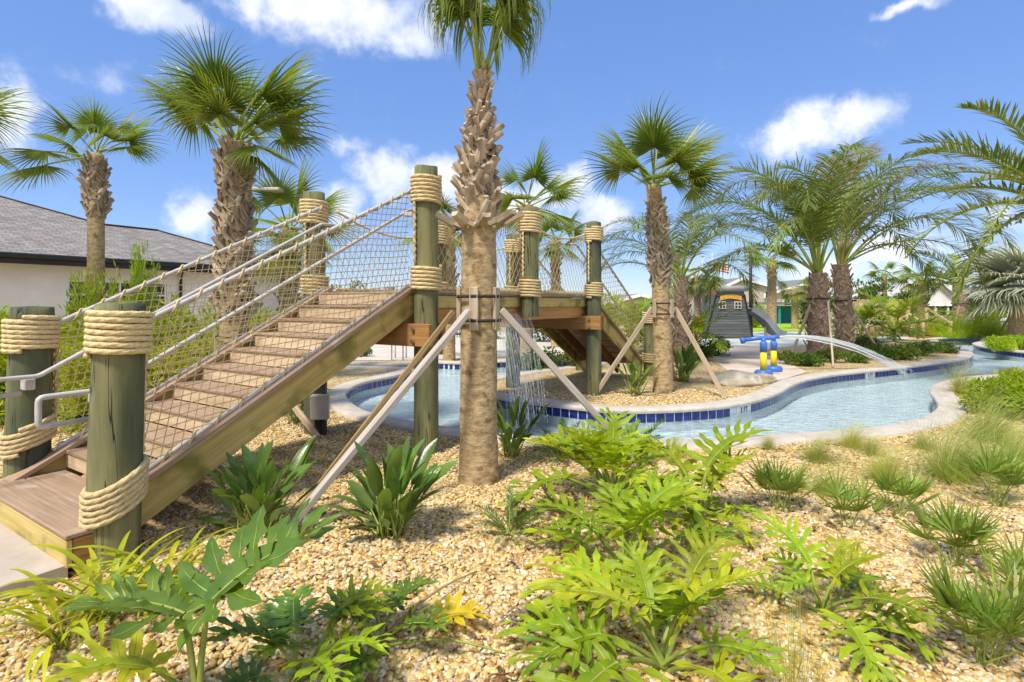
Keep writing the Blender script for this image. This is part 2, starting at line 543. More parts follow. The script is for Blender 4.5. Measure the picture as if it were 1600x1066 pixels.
def gravel_mats():
    cols = [(.60, .43, .18), (.69, .54, .27), (.48, .30, .10), (.74, .65, .45), (.58, .44, .22), (.38, .21, .07), (.65, .47, .15), (.50, .40, .26)]
    m, nt = newmat('pebble')
    N, L = nt.nodes.new, nt.links.new
    out = N('ShaderNodeOutputMaterial')
    p = N('ShaderNodeBsdfPrincipled')
    L(p.outputs[0], out.inputs[0])
    oi = N('ShaderNodeObjectInfo')
    cr = N('ShaderNodeValToRGB')
    cr.color_ramp.interpolation = 'CONSTANT'
    els = cr.color_ramp.elements
    while len(els) < len(cols):
        els.new(0.5)
    for i, c in enumerate(cols):
        els[i].position = i / len(cols)
        els[i].color = (*c, 1)
    L(oi.outputs['Random'], cr.inputs[0])
    tc = N('ShaderNodeTexCoord')
    nz = N('ShaderNodeTexNoise')
    nz.inputs['Scale'].default_value = 3
    nz.inputs['Detail'].default_value = 5
    L(tc.outputs['Object'], nz.inputs['Vector'])
    hs = N('ShaderNodeHueSaturation')
    mr = N('ShaderNodeMapRange')
    mr.inputs['From Min'].default_value = .3
    mr.inputs['From Max'].default_value = .7
    mr.inputs['To Min'].default_value = .78
    mr.inputs['To Max'].default_value = 1.12
    L(nz.outputs['Fac'], mr.inputs['Value'])
    L(mr.outputs[0], hs.inputs['Value'])
    L(cr.outputs[0], hs.inputs['Color'])
    L(hs.outputs[0], p.inputs['Base Color'])
    p.inputs['Roughness'].default_value = .62
    # the same gravel where it is too far to tell the stones apart
    m, nt = newmat('gravel_ground')
    N, L = nt.nodes.new, nt.links.new
    out = N('ShaderNodeOutputMaterial')
    p = N('ShaderNodeBsdfPrincipled')
    L(p.outputs[0], out.inputs[0])
    tc = N('ShaderNodeTexCoord')
    vo = N('ShaderNodeTexVoronoi')
    vo.inputs['Scale'].default_value = 24
    L(tc.outputs['Object'], vo.inputs['Vector'])
    sp = N('ShaderNodeSeparateColor')
    L(vo.outputs['Color'], sp.inputs[0])
    cr = N('ShaderNodeValToRGB')
    cr.color_ramp.interpolation = 'CONSTANT'
    els = cr.color_ramp.elements
    while len(els) < len(cols):
        els.new(0.5)
    for i, c in enumerate(cols):
        els[i].position = i / len(cols)
        els[i].color = (*[x * .8 for x in c], 1)
    L(sp.outputs[0], cr.inputs[0])
    L(cr.outputs[0], p.inputs['Base Color'])
    p.inputs['Roughness'].default_value = .8
    b = N('ShaderNodeBump')
    b.invert = True
    b.inputs['Strength'].default_value = 1.0
    b.inputs['Distance'].default_value = .02
    L(vo.outputs['Distance'], b.inputs['Height'])
    L(b.outputs[0], p.inputs['Normal'])


gravel_mats()


def water_mats():
    m, nt = newmat('water')
    N, L = nt.nodes.new, nt.links.new
    out = N('ShaderNodeOutputMaterial')
    tr = N('ShaderNodeBsdfTransparent')
    tr.inputs[0].default_value = (.90, .97, .985, 1)
    gl = N('ShaderNodeBsdfGlossy')
    gl.inputs['Roughness'].default_value = .04
    fr = N('ShaderNodeFresnel')
    fr.inputs['IOR'].default_value = 1.33
    mx = N('ShaderNodeMixShader')
    L(fr.outputs[0], mx.inputs[0])
    L(tr.outputs[0], mx.inputs[1])
    L(gl.outputs[0], mx.inputs[2])
    L(mx.outputs[0], out.inputs[0])
    tc = N('ShaderNodeTexCoord')
    mp = N('ShaderNodeMapping')
    mp.inputs['Scale'].default_value = (2.0, 5.5, 1)
    mp.inputs['Rotation'].default_value = (0, 0, R(8))
    L(tc.outputs['Object'], mp.inputs[0])
    nz = N('ShaderNodeTexNoise')
    nz.inputs['Scale'].default_value = 2.2
    nz.inputs['Detail'].default_value = 5
    nz.inputs['Distortion'].default_value = .6
    L(mp.outputs[0], nz.inputs['Vector'])
    b = N('ShaderNodeBump')
    b.inputs['Strength'].default_value = .8
    b.inputs['Distance'].default_value = .09
    L(nz.outputs['Fac'], b.inputs['Height'])
    L(b.outputs[0], gl.inputs['Normal'])
    L(b.outputs[0], fr.inputs['Normal'])
    m, nt = newmat('falling_water')
    N, L = nt.nodes.new, nt.links.new
    out = N('ShaderNodeOutputMaterial')
    tr = N('ShaderNodeBsdfTransparent')
    p = N('ShaderNodeBsdfPrincipled')
    p.inputs['Base Color'].default_value = (.85, .88, .9, 1)
    p.inputs['Roughness'].default_value = .1
    mx = N('ShaderNodeMixShader')
    mx.inputs[0].default_value = .42
    L(tr.outputs[0], mx.inputs[1])
    L(p.outputs[0], mx.inputs[2])
    L(mx.outputs[0], out.inputs[0])


water_mats()


# ------------------------------------------------------------------ mesh building
def frame_of(d, up=Z):
    d = d.normalized()
    s = d.cross(up)
    if s.length < 1e-4:
        s = d.cross(V((0, 1, 0)))
    s.normalize()
    return d, s, s.cross(d).normalized()


class MB:
    def __init__(self):
        self.v, self.f, self.m, self.uv = [], [], [], None

    def add(self, vs, fs, m=0):
        o = len(self.v)
        self.v.extend(vs)
        for f in fs:
            self.f.append([i + o for i in f])
            self.m.append(m)
        return self

    def cbox(self, c, s, bev=0.006, Mx=None, m=0):
        """box with chamfered edges"""
        hx, hy, hz = s[0] / 2, s[1] / 2, s[2] / 2
        b = min(bev, hx * .45, hy * .45, hz * .45)
        vs, idx = [], {}
        for sx in (-1, 1):
            for sy in (-1, 1):
                for sz in (-1, 1):
                    for ax in range(3):
                        p = [sx * hx, sy * hy, sz * hz]
                        for k in range(3):
                            if k != ax:
                                p[k] -= (sx, sy, sz)[k] * b
                        idx[(sx, sy, sz, ax)] = len(vs)
                        vs.append(V(p))
        fs = []
        for ax in range(3):
            o1, o2 = [(1, 2), (2, 0), (0, 1)][ax]
            for sg in (-1, 1):
                q = []
                for a, b2 in ((-1, -1), (1, -1), (1, 1), (-1, 1)):
                    k = [0, 0, 0]
                    k[ax], k[o1], k[o2] = sg, a, b2
                    q.append(idx[(*k, ax)])
                fs.append(q if sg > 0 else q[::-1])
        for ax in range(3):
            o1, o2 = [(1, 2), (2, 0), (0, 1)][ax]
            for s1 in (-1, 1):
                for s2 in (-1, 1):
                    ka, kb = [0, 0, 0], [0, 0, 0]
                    ka[ax], ka[o1], ka[o2] = -1, s1, s2
                    kb[ax], kb[o1], kb[o2] = 1, s1, s2
                    q = [idx[(*ka, o1)], idx[(*kb, o1)], idx[(*kb, o2)], idx[(*ka, o2)]]
                    fs.append(q if s1 * s2 < 0 else q[::-1])
        for sx in (-1, 1):
            for sy in (-1, 1):
                for sz in (-1, 1):
                    q = [idx[(sx, sy, sz, 0)], idx[(sx, sy, sz, 1)], idx[(sx, sy, sz, 2)]]
                    fs.append(q if sx * sy * sz > 0 else q[::-1])
        Mt = (Mx or Matrix.Identity(4)).copy()
        vs = [Mt @ (p + V(c)) for p in vs]
        return self.add(vs, fs, m)

    def tube(self, pts, rad, n=8, cap=True, m=0, up=Z):
        k = len(pts)
        rs = rad if isinstance(rad, (list, tuple)) else [rad] * k
        vs, fs = [], []
        prev = None
        for i, p in enumerate(pts):
            d = (pts[min(i + 1, k - 1)] - pts[max(i - 1, 0)])
            if d.length < 1e-9:
                d = V((0, 0, 1))
            d.normalize()
            if prev is None:
                _, s, t = frame_of(d, up)
            else:
                s = prev - d * prev.dot(d)
                if s.length < 1e-6:
                    _, s, t = frame_of(d, up)
                s.normalize()
                t = s.cross(d)
            prev = s
            for j in range(n):
                a = 2 * math.pi * j / n
                vs.append(p + (s * math.cos(a) + t * math.sin(a)) * rs[i])
        for i in range(k - 1):
            for j in range(n):
                fs.append([i * n + j, i * n + (j + 1) % n, (i + 1) * n + (j + 1) % n, (i + 1) * n + j])
        if cap:
            fs.append(list(range(n))[::-1])
            fs.append([(k - 1) * n + j for j in range(n)])
        return self.add(vs, fs, m)

    def rope(self, pts, r, pitch=0.11, n=9, m=0):
        """three-strand laid rope along a path"""
        k = len(pts)
        vs, fs = [], []
        prev, s_len = None, 0.0
        for i, p in enumerate(pts):
            d = (pts[min(i + 1, k - 1)] - pts[max(i - 1, 0)]).normalized()
            if i:
                s_len += (p - pts[i - 1]).length
            if prev is None:
                _, s, t = frame_of(d)
            else:
                s = (prev - d * prev.dot(d)).normalized()
                t = s.cross(d)
            prev = s
            tw = 2 * math.pi * s_len / pitch
            for j in range(n):
                a = 2 * math.pi * j / n + tw / 3 * 1.0
                rr = r * (0.82 + 0.20 * abs(math.cos(1.5 * 2 * math.pi * j / n)))
                vs.append(p + (s * math.cos(a) + t * math.sin(a)) * rr)
        for i in range(k - 1):
            for j in range(n):
                fs.append([i * n + j, i * n + (j + 1) % n, (i + 1) * n + (j + 1) % n, (i + 1) * n + j])
        fs.append(list(range(n))[::-1])
        fs.append([(k - 1) * n + j for j in range(n)])
        return self.add(vs, fs, m)

    def ribbon(self, pts, widths, sides, m=0, fold=0.0, ups=None):
        """leaf strip; with fold the middle is pushed down along -up"""
        k = len(pts)
        vs, fs = [], []
        for i, p in enumerate(pts):
            w, s = widths[i] / 2, sides[i]
            if fold:
                vs += [p - s * w, p - ups[i] * (fold * w), p + s * w]
            else:
                vs += [p - s * w, p + s * w]
        c = 3 if fold else 2
        for i in range(k - 1):
            for j in range(c - 1):
                a = i * c + j
                fs.append([a, a + 1, a + c + 1, a + c])
        return self.add(vs, fs, m)

    def disc(self, c, r, n=24, nrm=Z, m=0):
        d, s, t = frame_of(nrm, V((0.3, 1, 0.1)))
        vs = [V(c) + (s * math.cos(2 * math.pi * i / n) + t * math.sin(2 * math.pi * i / n)) * r for i in range(n)]
        return self.add(vs, [list(range(n))], m)

    def mesh(self, name, mats, smooth=False):
        me = bpy.data.meshes.new(name)
        me.from_pydata([tuple(p) for p in self.v], [], self.f)
        for mm in mats if isinstance(mats, (list, tuple)) else [mats]:
            me.materials.append(M(mm) if isinstance(mm, str) else mm)
        if any(self.m):
            me.polygons.foreach_set('material_index', self.m)
        if smooth:
            me.polygons.foreach_set('use_smooth', [True] * len(me.polygons))
        if self.uv:
            l = me.uv_layers.new(name='UVMap')
            for lp in me.loops:
                l.data[lp.index].uv = self.uv[lp.vertex_index]
        me.update()
        return me

    def build(self, name, mats, parent=None, smooth=False, loc=None):
        """world-space vertices unless loc is given (then they are local to loc)"""
        return obj(name, self.mesh(name, mats, smooth), parent, Matrix.Translation(loc) if loc is not None else None)


def world_of(o):
    m = o.matrix_basis.copy()
    if o.parent is not None:
        m = world_of(o.parent) @ o.matrix_parent_inverse @ m
    return m


def obj(name, me, parent=None, mx=None, local=False):
    o = bpy.data.objects.new(name, me)
    col.objects.link(o)
    if parent is not None:
        o.parent = parent
        if not local:
            o.matrix_parent_inverse = world_of(parent).inverted()
    if mx is not None:
        o.matrix_basis = mx
    return o


def thing(name, label, cat, loc, group=None, rz=0):
    o = bpy.data.objects.new(name, None)
    o.empty_display_size = .1
    col.objects.link(o)
    o.location = loc
    o.rotation_euler = (0, 0, rz)
    return tag(o, label, cat, group)


def tag(o, label, cat, group=None):
    o['label'] = label
    o['category'] = cat
    if group:
        o['group'] = group
    return o


def structure(o, kind='structure'):
    o['kind'] = kind
    return o


def axes(a, b, up=Z):
    """matrix with local X from a to b, Z nearest to up, origin midway"""
    d, s, t = frame_of(b - a, up)
    return Matrix(((d.x, -s.x, t.x, (a.x + b.x) / 2), (d.y, -s.y, t.y, (a.y + b.y) / 2), (d.z, -s.z, t.z, (a.z + b.z) / 2), (0, 0, 0, 1)))


BOXES = {}


def board(name, a, b, w, h, mat, parent=None, up=Z, bev=.006):
    """a straight piece of lumber from a to b, w wide across, h high"""
    L_ = (b - a).length
    key = (round(L_, 3), round(w, 3), round(h, 3), mat, name)
    if key not in BOXES:
        BOXES[key] = MB().cbox((0, 0, 0), (L_, w, h), bev).mesh(name, mat)
    return obj(name, BOXES[key], parent, axes(a, b, up))


def pipe(name, pts, r, mat, parent=None, n=10):
    return MB().tube(pts, r, n).build(name, mat, parent, True)


def rounded(pts, r=.05, k=4):
    out = [pts[0]]
    for i in range(1, len(pts) - 1):
        a, b, c = pts[i - 1], pts[i], pts[i + 1]
        e1 = b + (a - b).normalized() * min(r, (a - b).length * .45)
        e2 = b + (c - b).normalized() * min(r, (c - b).length * .45)
        for j in range(k + 1):
            t = j / k
            out.append(e1.lerp(b, t).lerp(b.lerp(e2, t), t))
    out.append(pts[-1])
    return out


# ------------------------------------------------------------------ ground, river, coping
def catmull(P, step=.18, closed=True):
    n = len(P)
    out = []
    for i in range(n if closed else n - 1):
        p0, p1, p2, p3 = P[(i - 1) % n], P[i], P[(i + 1) % n], P[(i + 2) % n]
        if not closed:
            p0 = P[max(i - 1, 0)]
            p3 = P[min(i + 2, n - 1)]
        L_ = (p2 - p1).length
        k = max(1, min(60, int(L_ / step)))
        # centripetal-ish: limit tangents
        t1 = (p2 - p0) * .5
        t2 = (p3 - p1) * .5
        if t1.length > L_ * 1.2:
            t1 *= L_ * 1.2 / t1.length
        if t2.length > L_ * 1.2:
            t2 *= L_ * 1.2 / t2.length
        for j in range(k):
            t = j / k
            a, b = t * t, t * t * t
            out.append(p1 * (2 * b - 3 * a + 1) + t1 * (b - 2 * a + t) + p2 * (-2 * b + 3 * a) + t2 * (b - a))
    return out


CZ = .045
bank_near = [(520, 570.5), (560, 571.5), (600, 572.5), (640, 573.2), (650, 575), (644, 578), (627, 583), (600, 589), (575, 594), (556, 600), (543, 607), (537, 614),
             (541, 624), (552, 633), (569, 642), (600, 650), (642, 658), (687, 666), (740, 673), (800, 679), (854, 683), (930, 687), (1012, 688),
             (1060, 688), (1130, 685), (1210, 679), (1300, 673), (1373, 667), (1430, 656), (1458, 646), (1470, 634), (1466, 623), (1457, 612), (1463, 601),
             (1490, 592), (1540, 586), (1620, 583), (1720, 580)]
bank_far = [(1760, 530), (1640, 525.5), (1572, 525), (1500, 526.5), (1466, 528.5), (1462, 530.5), (1480, 536), (1503, 543), (1516, 549), (1518, 554), (1500, 561),
            (1421, 571.5), (1341, 580), (1300, 584.5), (1258, 592), (1234, 601), (1216, 611), (1182, 623), (1136, 632), (1090, 636), (1031, 639),
            (953, 639), (854, 629), (800, 622), (765, 616), (745, 609), (735, 602), (745, 594), (790, 585), (850, 576), (910, 570), (930, 566), (910, 562), (860, 561), (790, 563), (722, 566),
            (687, 565), (644, 567), (597, 569), (560, 567.5), (520, 566)]
isle_px = [(1521, 536), (1540, 533), (1590, 531.5), (1680, 532), (1720, 540), (1660, 553), (1600, 549.5), (1555, 544), (1530, 540)]
river = catmull([gp(x, y, CZ).xy.to_3d() for x, y in bank_near + bank_far])
isle = catmull([gp(x, y, CZ).xy.to_3d() for x, y in isle_px])


def inside(p, poly):
    c = False
    j = len(poly) - 1
    x, y = p[0], p[1]
    for i in range(len(poly)):
        a, b = poly[i], poly[j]
        if (a[1] > y) != (b[1] > y) and x < (b[0] - a[0]) * (y - a[1]) / (b[1] - a[1]) + a[0]:
            c = not c
        j = i
    return c


def in_water(p):
    return inside(p, river) and not inside(p, isle)


def build_ground():
    pts = [p.xy for p in river] + [p.xy for p in isle]
    n, k = len(river), len(isle)
    edges = [(i, (i + 1) % n) for i in range(n)] + [(n + i, n + (i + 1) % k) for i in range(k)]
    big = [V((-400, -30)), V((400, -30)), V((400, 600)), V((-400, 600))]
    o = len(pts)
    pts += big
    edges += [(o, o + 1), (o + 1, o + 2), (o + 2, o + 3), (o + 3, o)]
    res = delaunay_2d_cdt(pts, edges, [], 0, 1e-5)
    vs, fs = res[0], res[2]
    land, wat = [], []
    for f in fs:
        c = sum((vs[i] for i in f), V((0, 0))) / len(f)
        (wat if in_water(c) else land).append(list(f))
    mb = MB()
    mb.add([V((p.x, p.y, 0)) for p in vs], land)
    structure(mb.build('ground', 'gravel_ground'))
    mb = MB()
    mb.add([V((p.x, p.y, -.115)) for p in vs], wat)
    structure(mb.build('water', 'water'))
    mb = MB()
    mb.add([V((p.x, p.y, -.33)) for p in vs], wat)
    structure(mb.build('pool_floor', 'plaster'))


build_ground()


def build_pool_edge(loop, nm, outward_sign):
    """coping sweep and pool wall along a closed loop; returns tile slots"""
    n = len(loop)
    mid = []
    nor = []
    for i in range(n):
        d = (loop[(i + 1) % n] - loop[i - 1])
        d.normalize()
        nor.append(V((d.y, -d.x, 0)) * outward_sign)
    # smooth the normals so the sweep stays even in tight bends
    for _ in range(3):
        nor = [(nor[i - 1] + nor[i] * 2 + nor[(i + 1) % n]).normalized() for i in range(n)]
    prof = [(-.035, -.02), (-.045, .012), (-.035, .036), (-.012, .047), (.30, .047), (.325, .036), (.33, -.03)]
    vs, fs = [], []
    k = len(prof)
    for i in range(n):
        for (o, z) in prof:
            vs.append(loop[i] + nor[i] * o + V((0, 0, z)))
    for i in range(n):
        for j in range(k - 1):
            q = [i * k + j, i * k + j + 1, ((i + 1) % n) * k + j + 1, ((i + 1) % n) * k + j]
            fs.append(q if outward_sign > 0 else q[::-1])
    cop = structure(MB().add(vs, fs).build(nm, 'coping', None, True))
    vs, fs = [], []
    for i in range(n):
        vs += [loop[i] + V((0, 0, -.015)), loop[i] + V((0, 0, -.35))]
    for i in range(n):
        fs.append([i * 2, i * 2 + 1, ((i + 1) % n) * 2 + 1, ((i + 1) % n) * 2])
    structure(MB().add(vs, fs).build('pool_wall', 'grout'))
    # tile slots every 155 mm
    slots = []
    acc, want = 0.0, 0.08
    for i in range(n):
        a, b = loop[i], loop[(i + 1) % n]
        L_ = (b - a).length
        while want <= acc + L_:
            t = (want - acc) / L_
            p = a.lerp(b, t)
            nn = -(nor[i].lerp(nor[(i + 1) % n], t)).normalized()
            slots.append((p, nn))
            want += .156
        acc += L_
    return cop, slots


def area(loop):
    return sum(loop[i - 1].x * loop[i].y - loop[i].x * loop[i - 1].y for i in range(len(loop))) / 2


sgn = 1 if area(river) > 0 else -1
cop_r, slots_r = build_pool_edge(river, 'coping', sgn)
cop_i, slots_i = build_pool_edge(isle, 'coping', -1 if area(isle) > 0 else 1)


def text_mesh(s, size, mat, name):
    cu = bpy.data.curves.new(name, 'FONT')
    cu.body = s
    cu.size = size
    cu.align_x = 'CENTER'
    cu.align_y = 'CENTER'
    cu.extrude = .001
    cu.offset = .003
    tmp = bpy.data.objects.new(name, cu)
    col.objects.link(tmp)
    dg = bpy.context.evaluated_depsgraph_get()
    me = bpy.data.meshes.new_from_object(tmp.evaluated_get(dg))
    bpy.data.objects.remove(tmp)
    me.materials.clear()
    me.materials.append(M(mat))
    return me


def lay_tiles():
    tile = MB().cbox((0, 0, 0), (.141, .012, .142), .004).mesh('tile', 'tile_blue')
    # depth markers: (place, words, half-width in tiles)
    marks = [(gp(1145, 632), '3 FT', 1), (gp(1348, 579.5), '1 FT', 1), (gp(1503, 560), '3 FT', 1)]
    slots = []
    for cop, sl in ((cop_r, slots_r), (cop_i, slots_i)):
        for p, nn in sl:
            slots.append((cop, p, nn))
    cand, rest = [], {cop_r: MB(), cop_i: MB()}
    done = [False] * len(marks)
    items = []
    for cop, p, nn in slots:
        mx = Matrix(((-nn.y, -nn.x, 0, p.x), (nn.x, -nn.y, 0, p.y), (0, 0, 1, -.092), (0, 0, 0, 1)))
        mx = Matrix(((nn.y, nn.x, 0, p.x), (-nn.x, nn.y, 0, p.y), (0, 0, 1, -.092), (0, 0, 0, 1)))
        skip = False
        for i, (mp, words, hw) in enumerate(marks):
            if (p - mp.xy.to_3d()).length < .20 and cop is cop_r:
                skip = True
                if not done[i]:
                    done[i] = True
                    base = obj('depth_marker', MB().cbox((0, 0, 0), (.42, .016, .148), .004).mesh('depth_marker', 'tile_white'), cop, mx)
                    me = text_mesh(words, .125, 'ink', 'marker_lettering')
                    e = Matrix(((-1, 0, 0, 0), (0, 0, 1, .0095), (0, 1, 0, 0), (0, 0, 0, 1)))
                    t = bpy.data.objects.new('marker_lettering', me)
                    col.objects.link(t)
                    t.parent = base
                    t.matrix_basis = e
        if skip:
            continue
        facing = nn.dot((V((0, 0, 0)) - p).normalized())
        inview = abs(p.x) < p.y * 1.0 and p.y > 3
        score = p.length if (facing > .05 and inview) else 1e6 + p.length
        items.append((score, cop, mx))
    items.sort(key=lambda a: a[0])
    for i, (s, cop, mx) in enumerate(items):
        if i < 300 and s < 1e6:
            obj('tile', tile, cop, mx)
        elif s < 1e6 + 60:
            rest[cop].cbox((0, 0, 0), (.141, .012, .142), .004, mx)
    for cop, mb in rest.items():
        if mb.v:
            structure(mb.build('tile_band', 'tile_blue', cop), 'stuff')


lay_tiles()


def sheet(name, pts, z, mat):
    ps = [V((p.x, p.y, z)) for p in pts]
    return structure(MB().add(ps, [list(range(len(ps)))]).build(name, mat))


# bridge frame: near post as origin, u along the bridge, v across it (away and left)
u = V((.539, .842, 0)).normalized()
v = V((-.842, .539, 0)).normalized()
N0 = V((-2.629, 3.505, 0))


def B(t, w, z=0.0):
    return N0 + u * t + v * w + V((0, 0, z))


def slab(name, pts, z0, z1, mat):
    n = len(pts)
    vs = [V((p.x, p.y, z1)) for p in pts] + [V((p.x, p.y, z0)) for p in pts]
    fs = [list(range(n)), list(range(n, 2 * n))[::-1]]
    fs += [[i, i + n, (i + 1) % n + n, (i + 1) % n] for i in range(n)]
    return structure(MB().add(vs, fs).build(name, mat))


slab('concrete_walkway', [B(-4.5, -.06), B(-.235, -.06), B(-.235, 5.5), B(-4.5, 5.5)], -.1, .1, 'concrete')
sheet('pool_deck', [gp(300, 567), gp(480, 563.5), gp(560, 563.8), gp(645, 563), gp(700, 561.5), gp(760, 559.5), gp(860, 556), gp(930, 556), gp(930, 520), gp(300, 515)], .012, 'concrete_pale')
sheet('path', [gp(1118, 566), gp(1150, 590), gp(1196, 600), gp(1222, 594), gp(1262, 582), gp(1225, 566), gp(1195, 548), gp(1240, 540), gp(1100, 540), gp(1060, 548)], .012, 'concrete_pink')
sheet('splash_pad', [gp(1090, 541), gp(1330, 541), gp(1420, 530), gp(1420, 519), gp(1090, 519)], .014, 'splash_floor')
sheet('lawn', [gp(1040, 518), gp(1310, 518), gp(1330, 500), gp(1030, 500)], .02, 'lawn')
sheet('path', [gp(1330, 527), gp(1420, 527), gp(1440, 520), gp(1330, 520)], .024, 'concrete_pink')


# ------------------------------------------------------------------ gravel stones
def gravel():
    rnd = random.Random(4)
    # where no stone lies: the walkway
    pts = []

    def scatter(y0, y1, dens, xmin, xmax, zbase, cond):
        ar = (y1 - y0) * (xmax - xmin)
        for _ in range(int(ar * dens)):
            p = V((rnd.uniform(xmin, xmax), rnd.uniform(y0, y1), 0))
            if abs(p.x) > p.y * .97 + 2.6:
                continue
            if cond(p):
                pts.append((p.x, p.y, zbase + rnd.uniform(-.004, .010) + .016 * noise.noise(V((p.x * 1.2, p.y * 1.2, 0)))))

    def rel(p):
        d = p - N0
        return d.dot(u), d.dot(v)

    def near_ok(p):
        t, w = rel(p)
        if t < -.2 and w > -.07:
            return False
        return not in_river(p)

    # fast lookup of the water's edge (with the coping's width)
    grid = {}
    cell = .12

    def in_river(p):
        k = (int(p.x / cell), int(p.y / cell))
        if k not in grid:
            c = V(((k[0] + .5) * cell, (k[1] + .5) * cell, 0))
            r = in_water(c)
            if not r:
                for q in river_near:
                    if (q - c).length < .30:
                        r = True
                        break
            grid[k] = r
        return grid[k]
    river_near = [q for q in river if q.y < 14 and abs(q.x) < 13]
    scatter(.9, 3.2, 2700, -5.5, 5.5, .004, near_ok)
    scatter(3.2, 5.0, 2200, -7.5, 7.5, .004, near_ok)
    scatter(5.0, 7.4, 1500, -9.5, 9.8, .004, near_ok)
    scatter(7.4, 10.5, 900, -8, 12.8, .004, near_ok)
    me = bpy.data.meshes.new('gravel')
    me.from_pydata(pts, [], [])
    o = bpy.data.objects.new('gravel', me)
    col.objects.link(o)
    structure(o, 'stuff')
    o['label'] = 'tan and cream river pebbles covering the planting bed'
    ng = bpy.data.node_groups.new('gravel', 'GeometryNodeTree')
    ng.interface.new_socket('Geometry', in_out='INPUT', socket_type='NodeSocketGeometry')
    ng.interface.new_socket('Geometry', in_out='OUTPUT', socket_type='NodeSocketGeometry')
    N, L = ng.nodes.new, ng.links.new
    gi, go = N('NodeGroupInput'), N('NodeGroupOutput')
    join = N('GeometryNodeJoinGeometry')
    for k in range(5):
        ico = N('GeometryNodeMeshIcoSphere')
        ico.inputs['Radius'].default_value = .5
        ico.inputs['Subdivisions'].default_value = 2 if k < 3 else 2
        nz = N('ShaderNodeTexNoise')
        nz.noise_dimensions = '4D'
        nz.inputs['Scale'].default_value = 1.5
        nz.inputs['W'].default_value = k * 7.3
        nz.inputs['Detail'].default_value = 1
        sub = N('ShaderNodeVectorMath')
        sub.operation = 'SUBTRACT'
        sub.inputs[1].default_value = (.5, .5, .5)
        L(nz.outputs['Color'], sub.inputs[0])
        sc = N('ShaderNodeVectorMath')
        sc.operation = 'SCALE'
        sc.inputs['Scale'].default_value = .75
        L(sub.outputs[0], sc.inputs[0])
        sp = N('GeometryNodeSetPosition')
        L(ico.outputs['Mesh'], sp.inputs['Geometry'])
        L(sc.outputs[0], sp.inputs['Offset'])
        ss = N('GeometryNodeSetShadeSmooth')
        L(sp.outputs[0], ss.inputs[0])
        sm = N('GeometryNodeSetMaterial')
        sm.inputs['Material'].default_value = M('pebble')
        L(ss.outputs[0], sm.inputs['Geometry'])
        g2 = N('GeometryNodeGeometryToInstance')
        L(sm.outputs[0], g2.inputs[0])
        L(g2.outputs[0], join.inputs[0])
    iop = N('GeometryNodeInstanceOnPoints')
    L(gi.outputs[0], iop.inputs['Points'])
    L(join.outputs[0], iop.inputs['Instance'])
    iop.inputs['Pick Instance'].default_value = True
    ri = N('FunctionNodeRandomValue')
    ri.data_type = 'INT'
    ri.inputs['Min'].default_value = 0
    ri.inputs['Max'].default_value = 4
    L(ri.outputs['Value'] if ri.outputs['Value'].enabled else [s for s in ri.outputs if s.enabled][0], iop.inputs['Instance Index'])
    rr = N('FunctionNodeRandomValue')
    rr.data_type = 'FLOAT_VECTOR'
    rr.inputs['Min'].default_value = (-.45, -.45, 0)
    rr.inputs['Max'].default_value = (.45, .45, 6.28)
    L([s for s in rr.outputs if s.enabled][0], iop.inputs['Rotation'])
    rs = N('FunctionNodeRandomValue')
    rs.data_type = 'FLOAT_VECTOR'
    rs.inputs['Min'].default_value = (.021, .018, .014)
    rs.inputs['Max'].default_value = (.050, .036, .027)
    L([s for s in rs.outputs if s.enabled][0], iop.inputs['Scale'])
    for i, nd in enumerate((ri, rr, rs)):
        nd.inputs['Seed'].default_value = i + 3
    L(iop.outputs[0], go.inputs[0])
    md = o.modifiers.new('stones', 'NODES')
    md.node_group = ng


gravel()


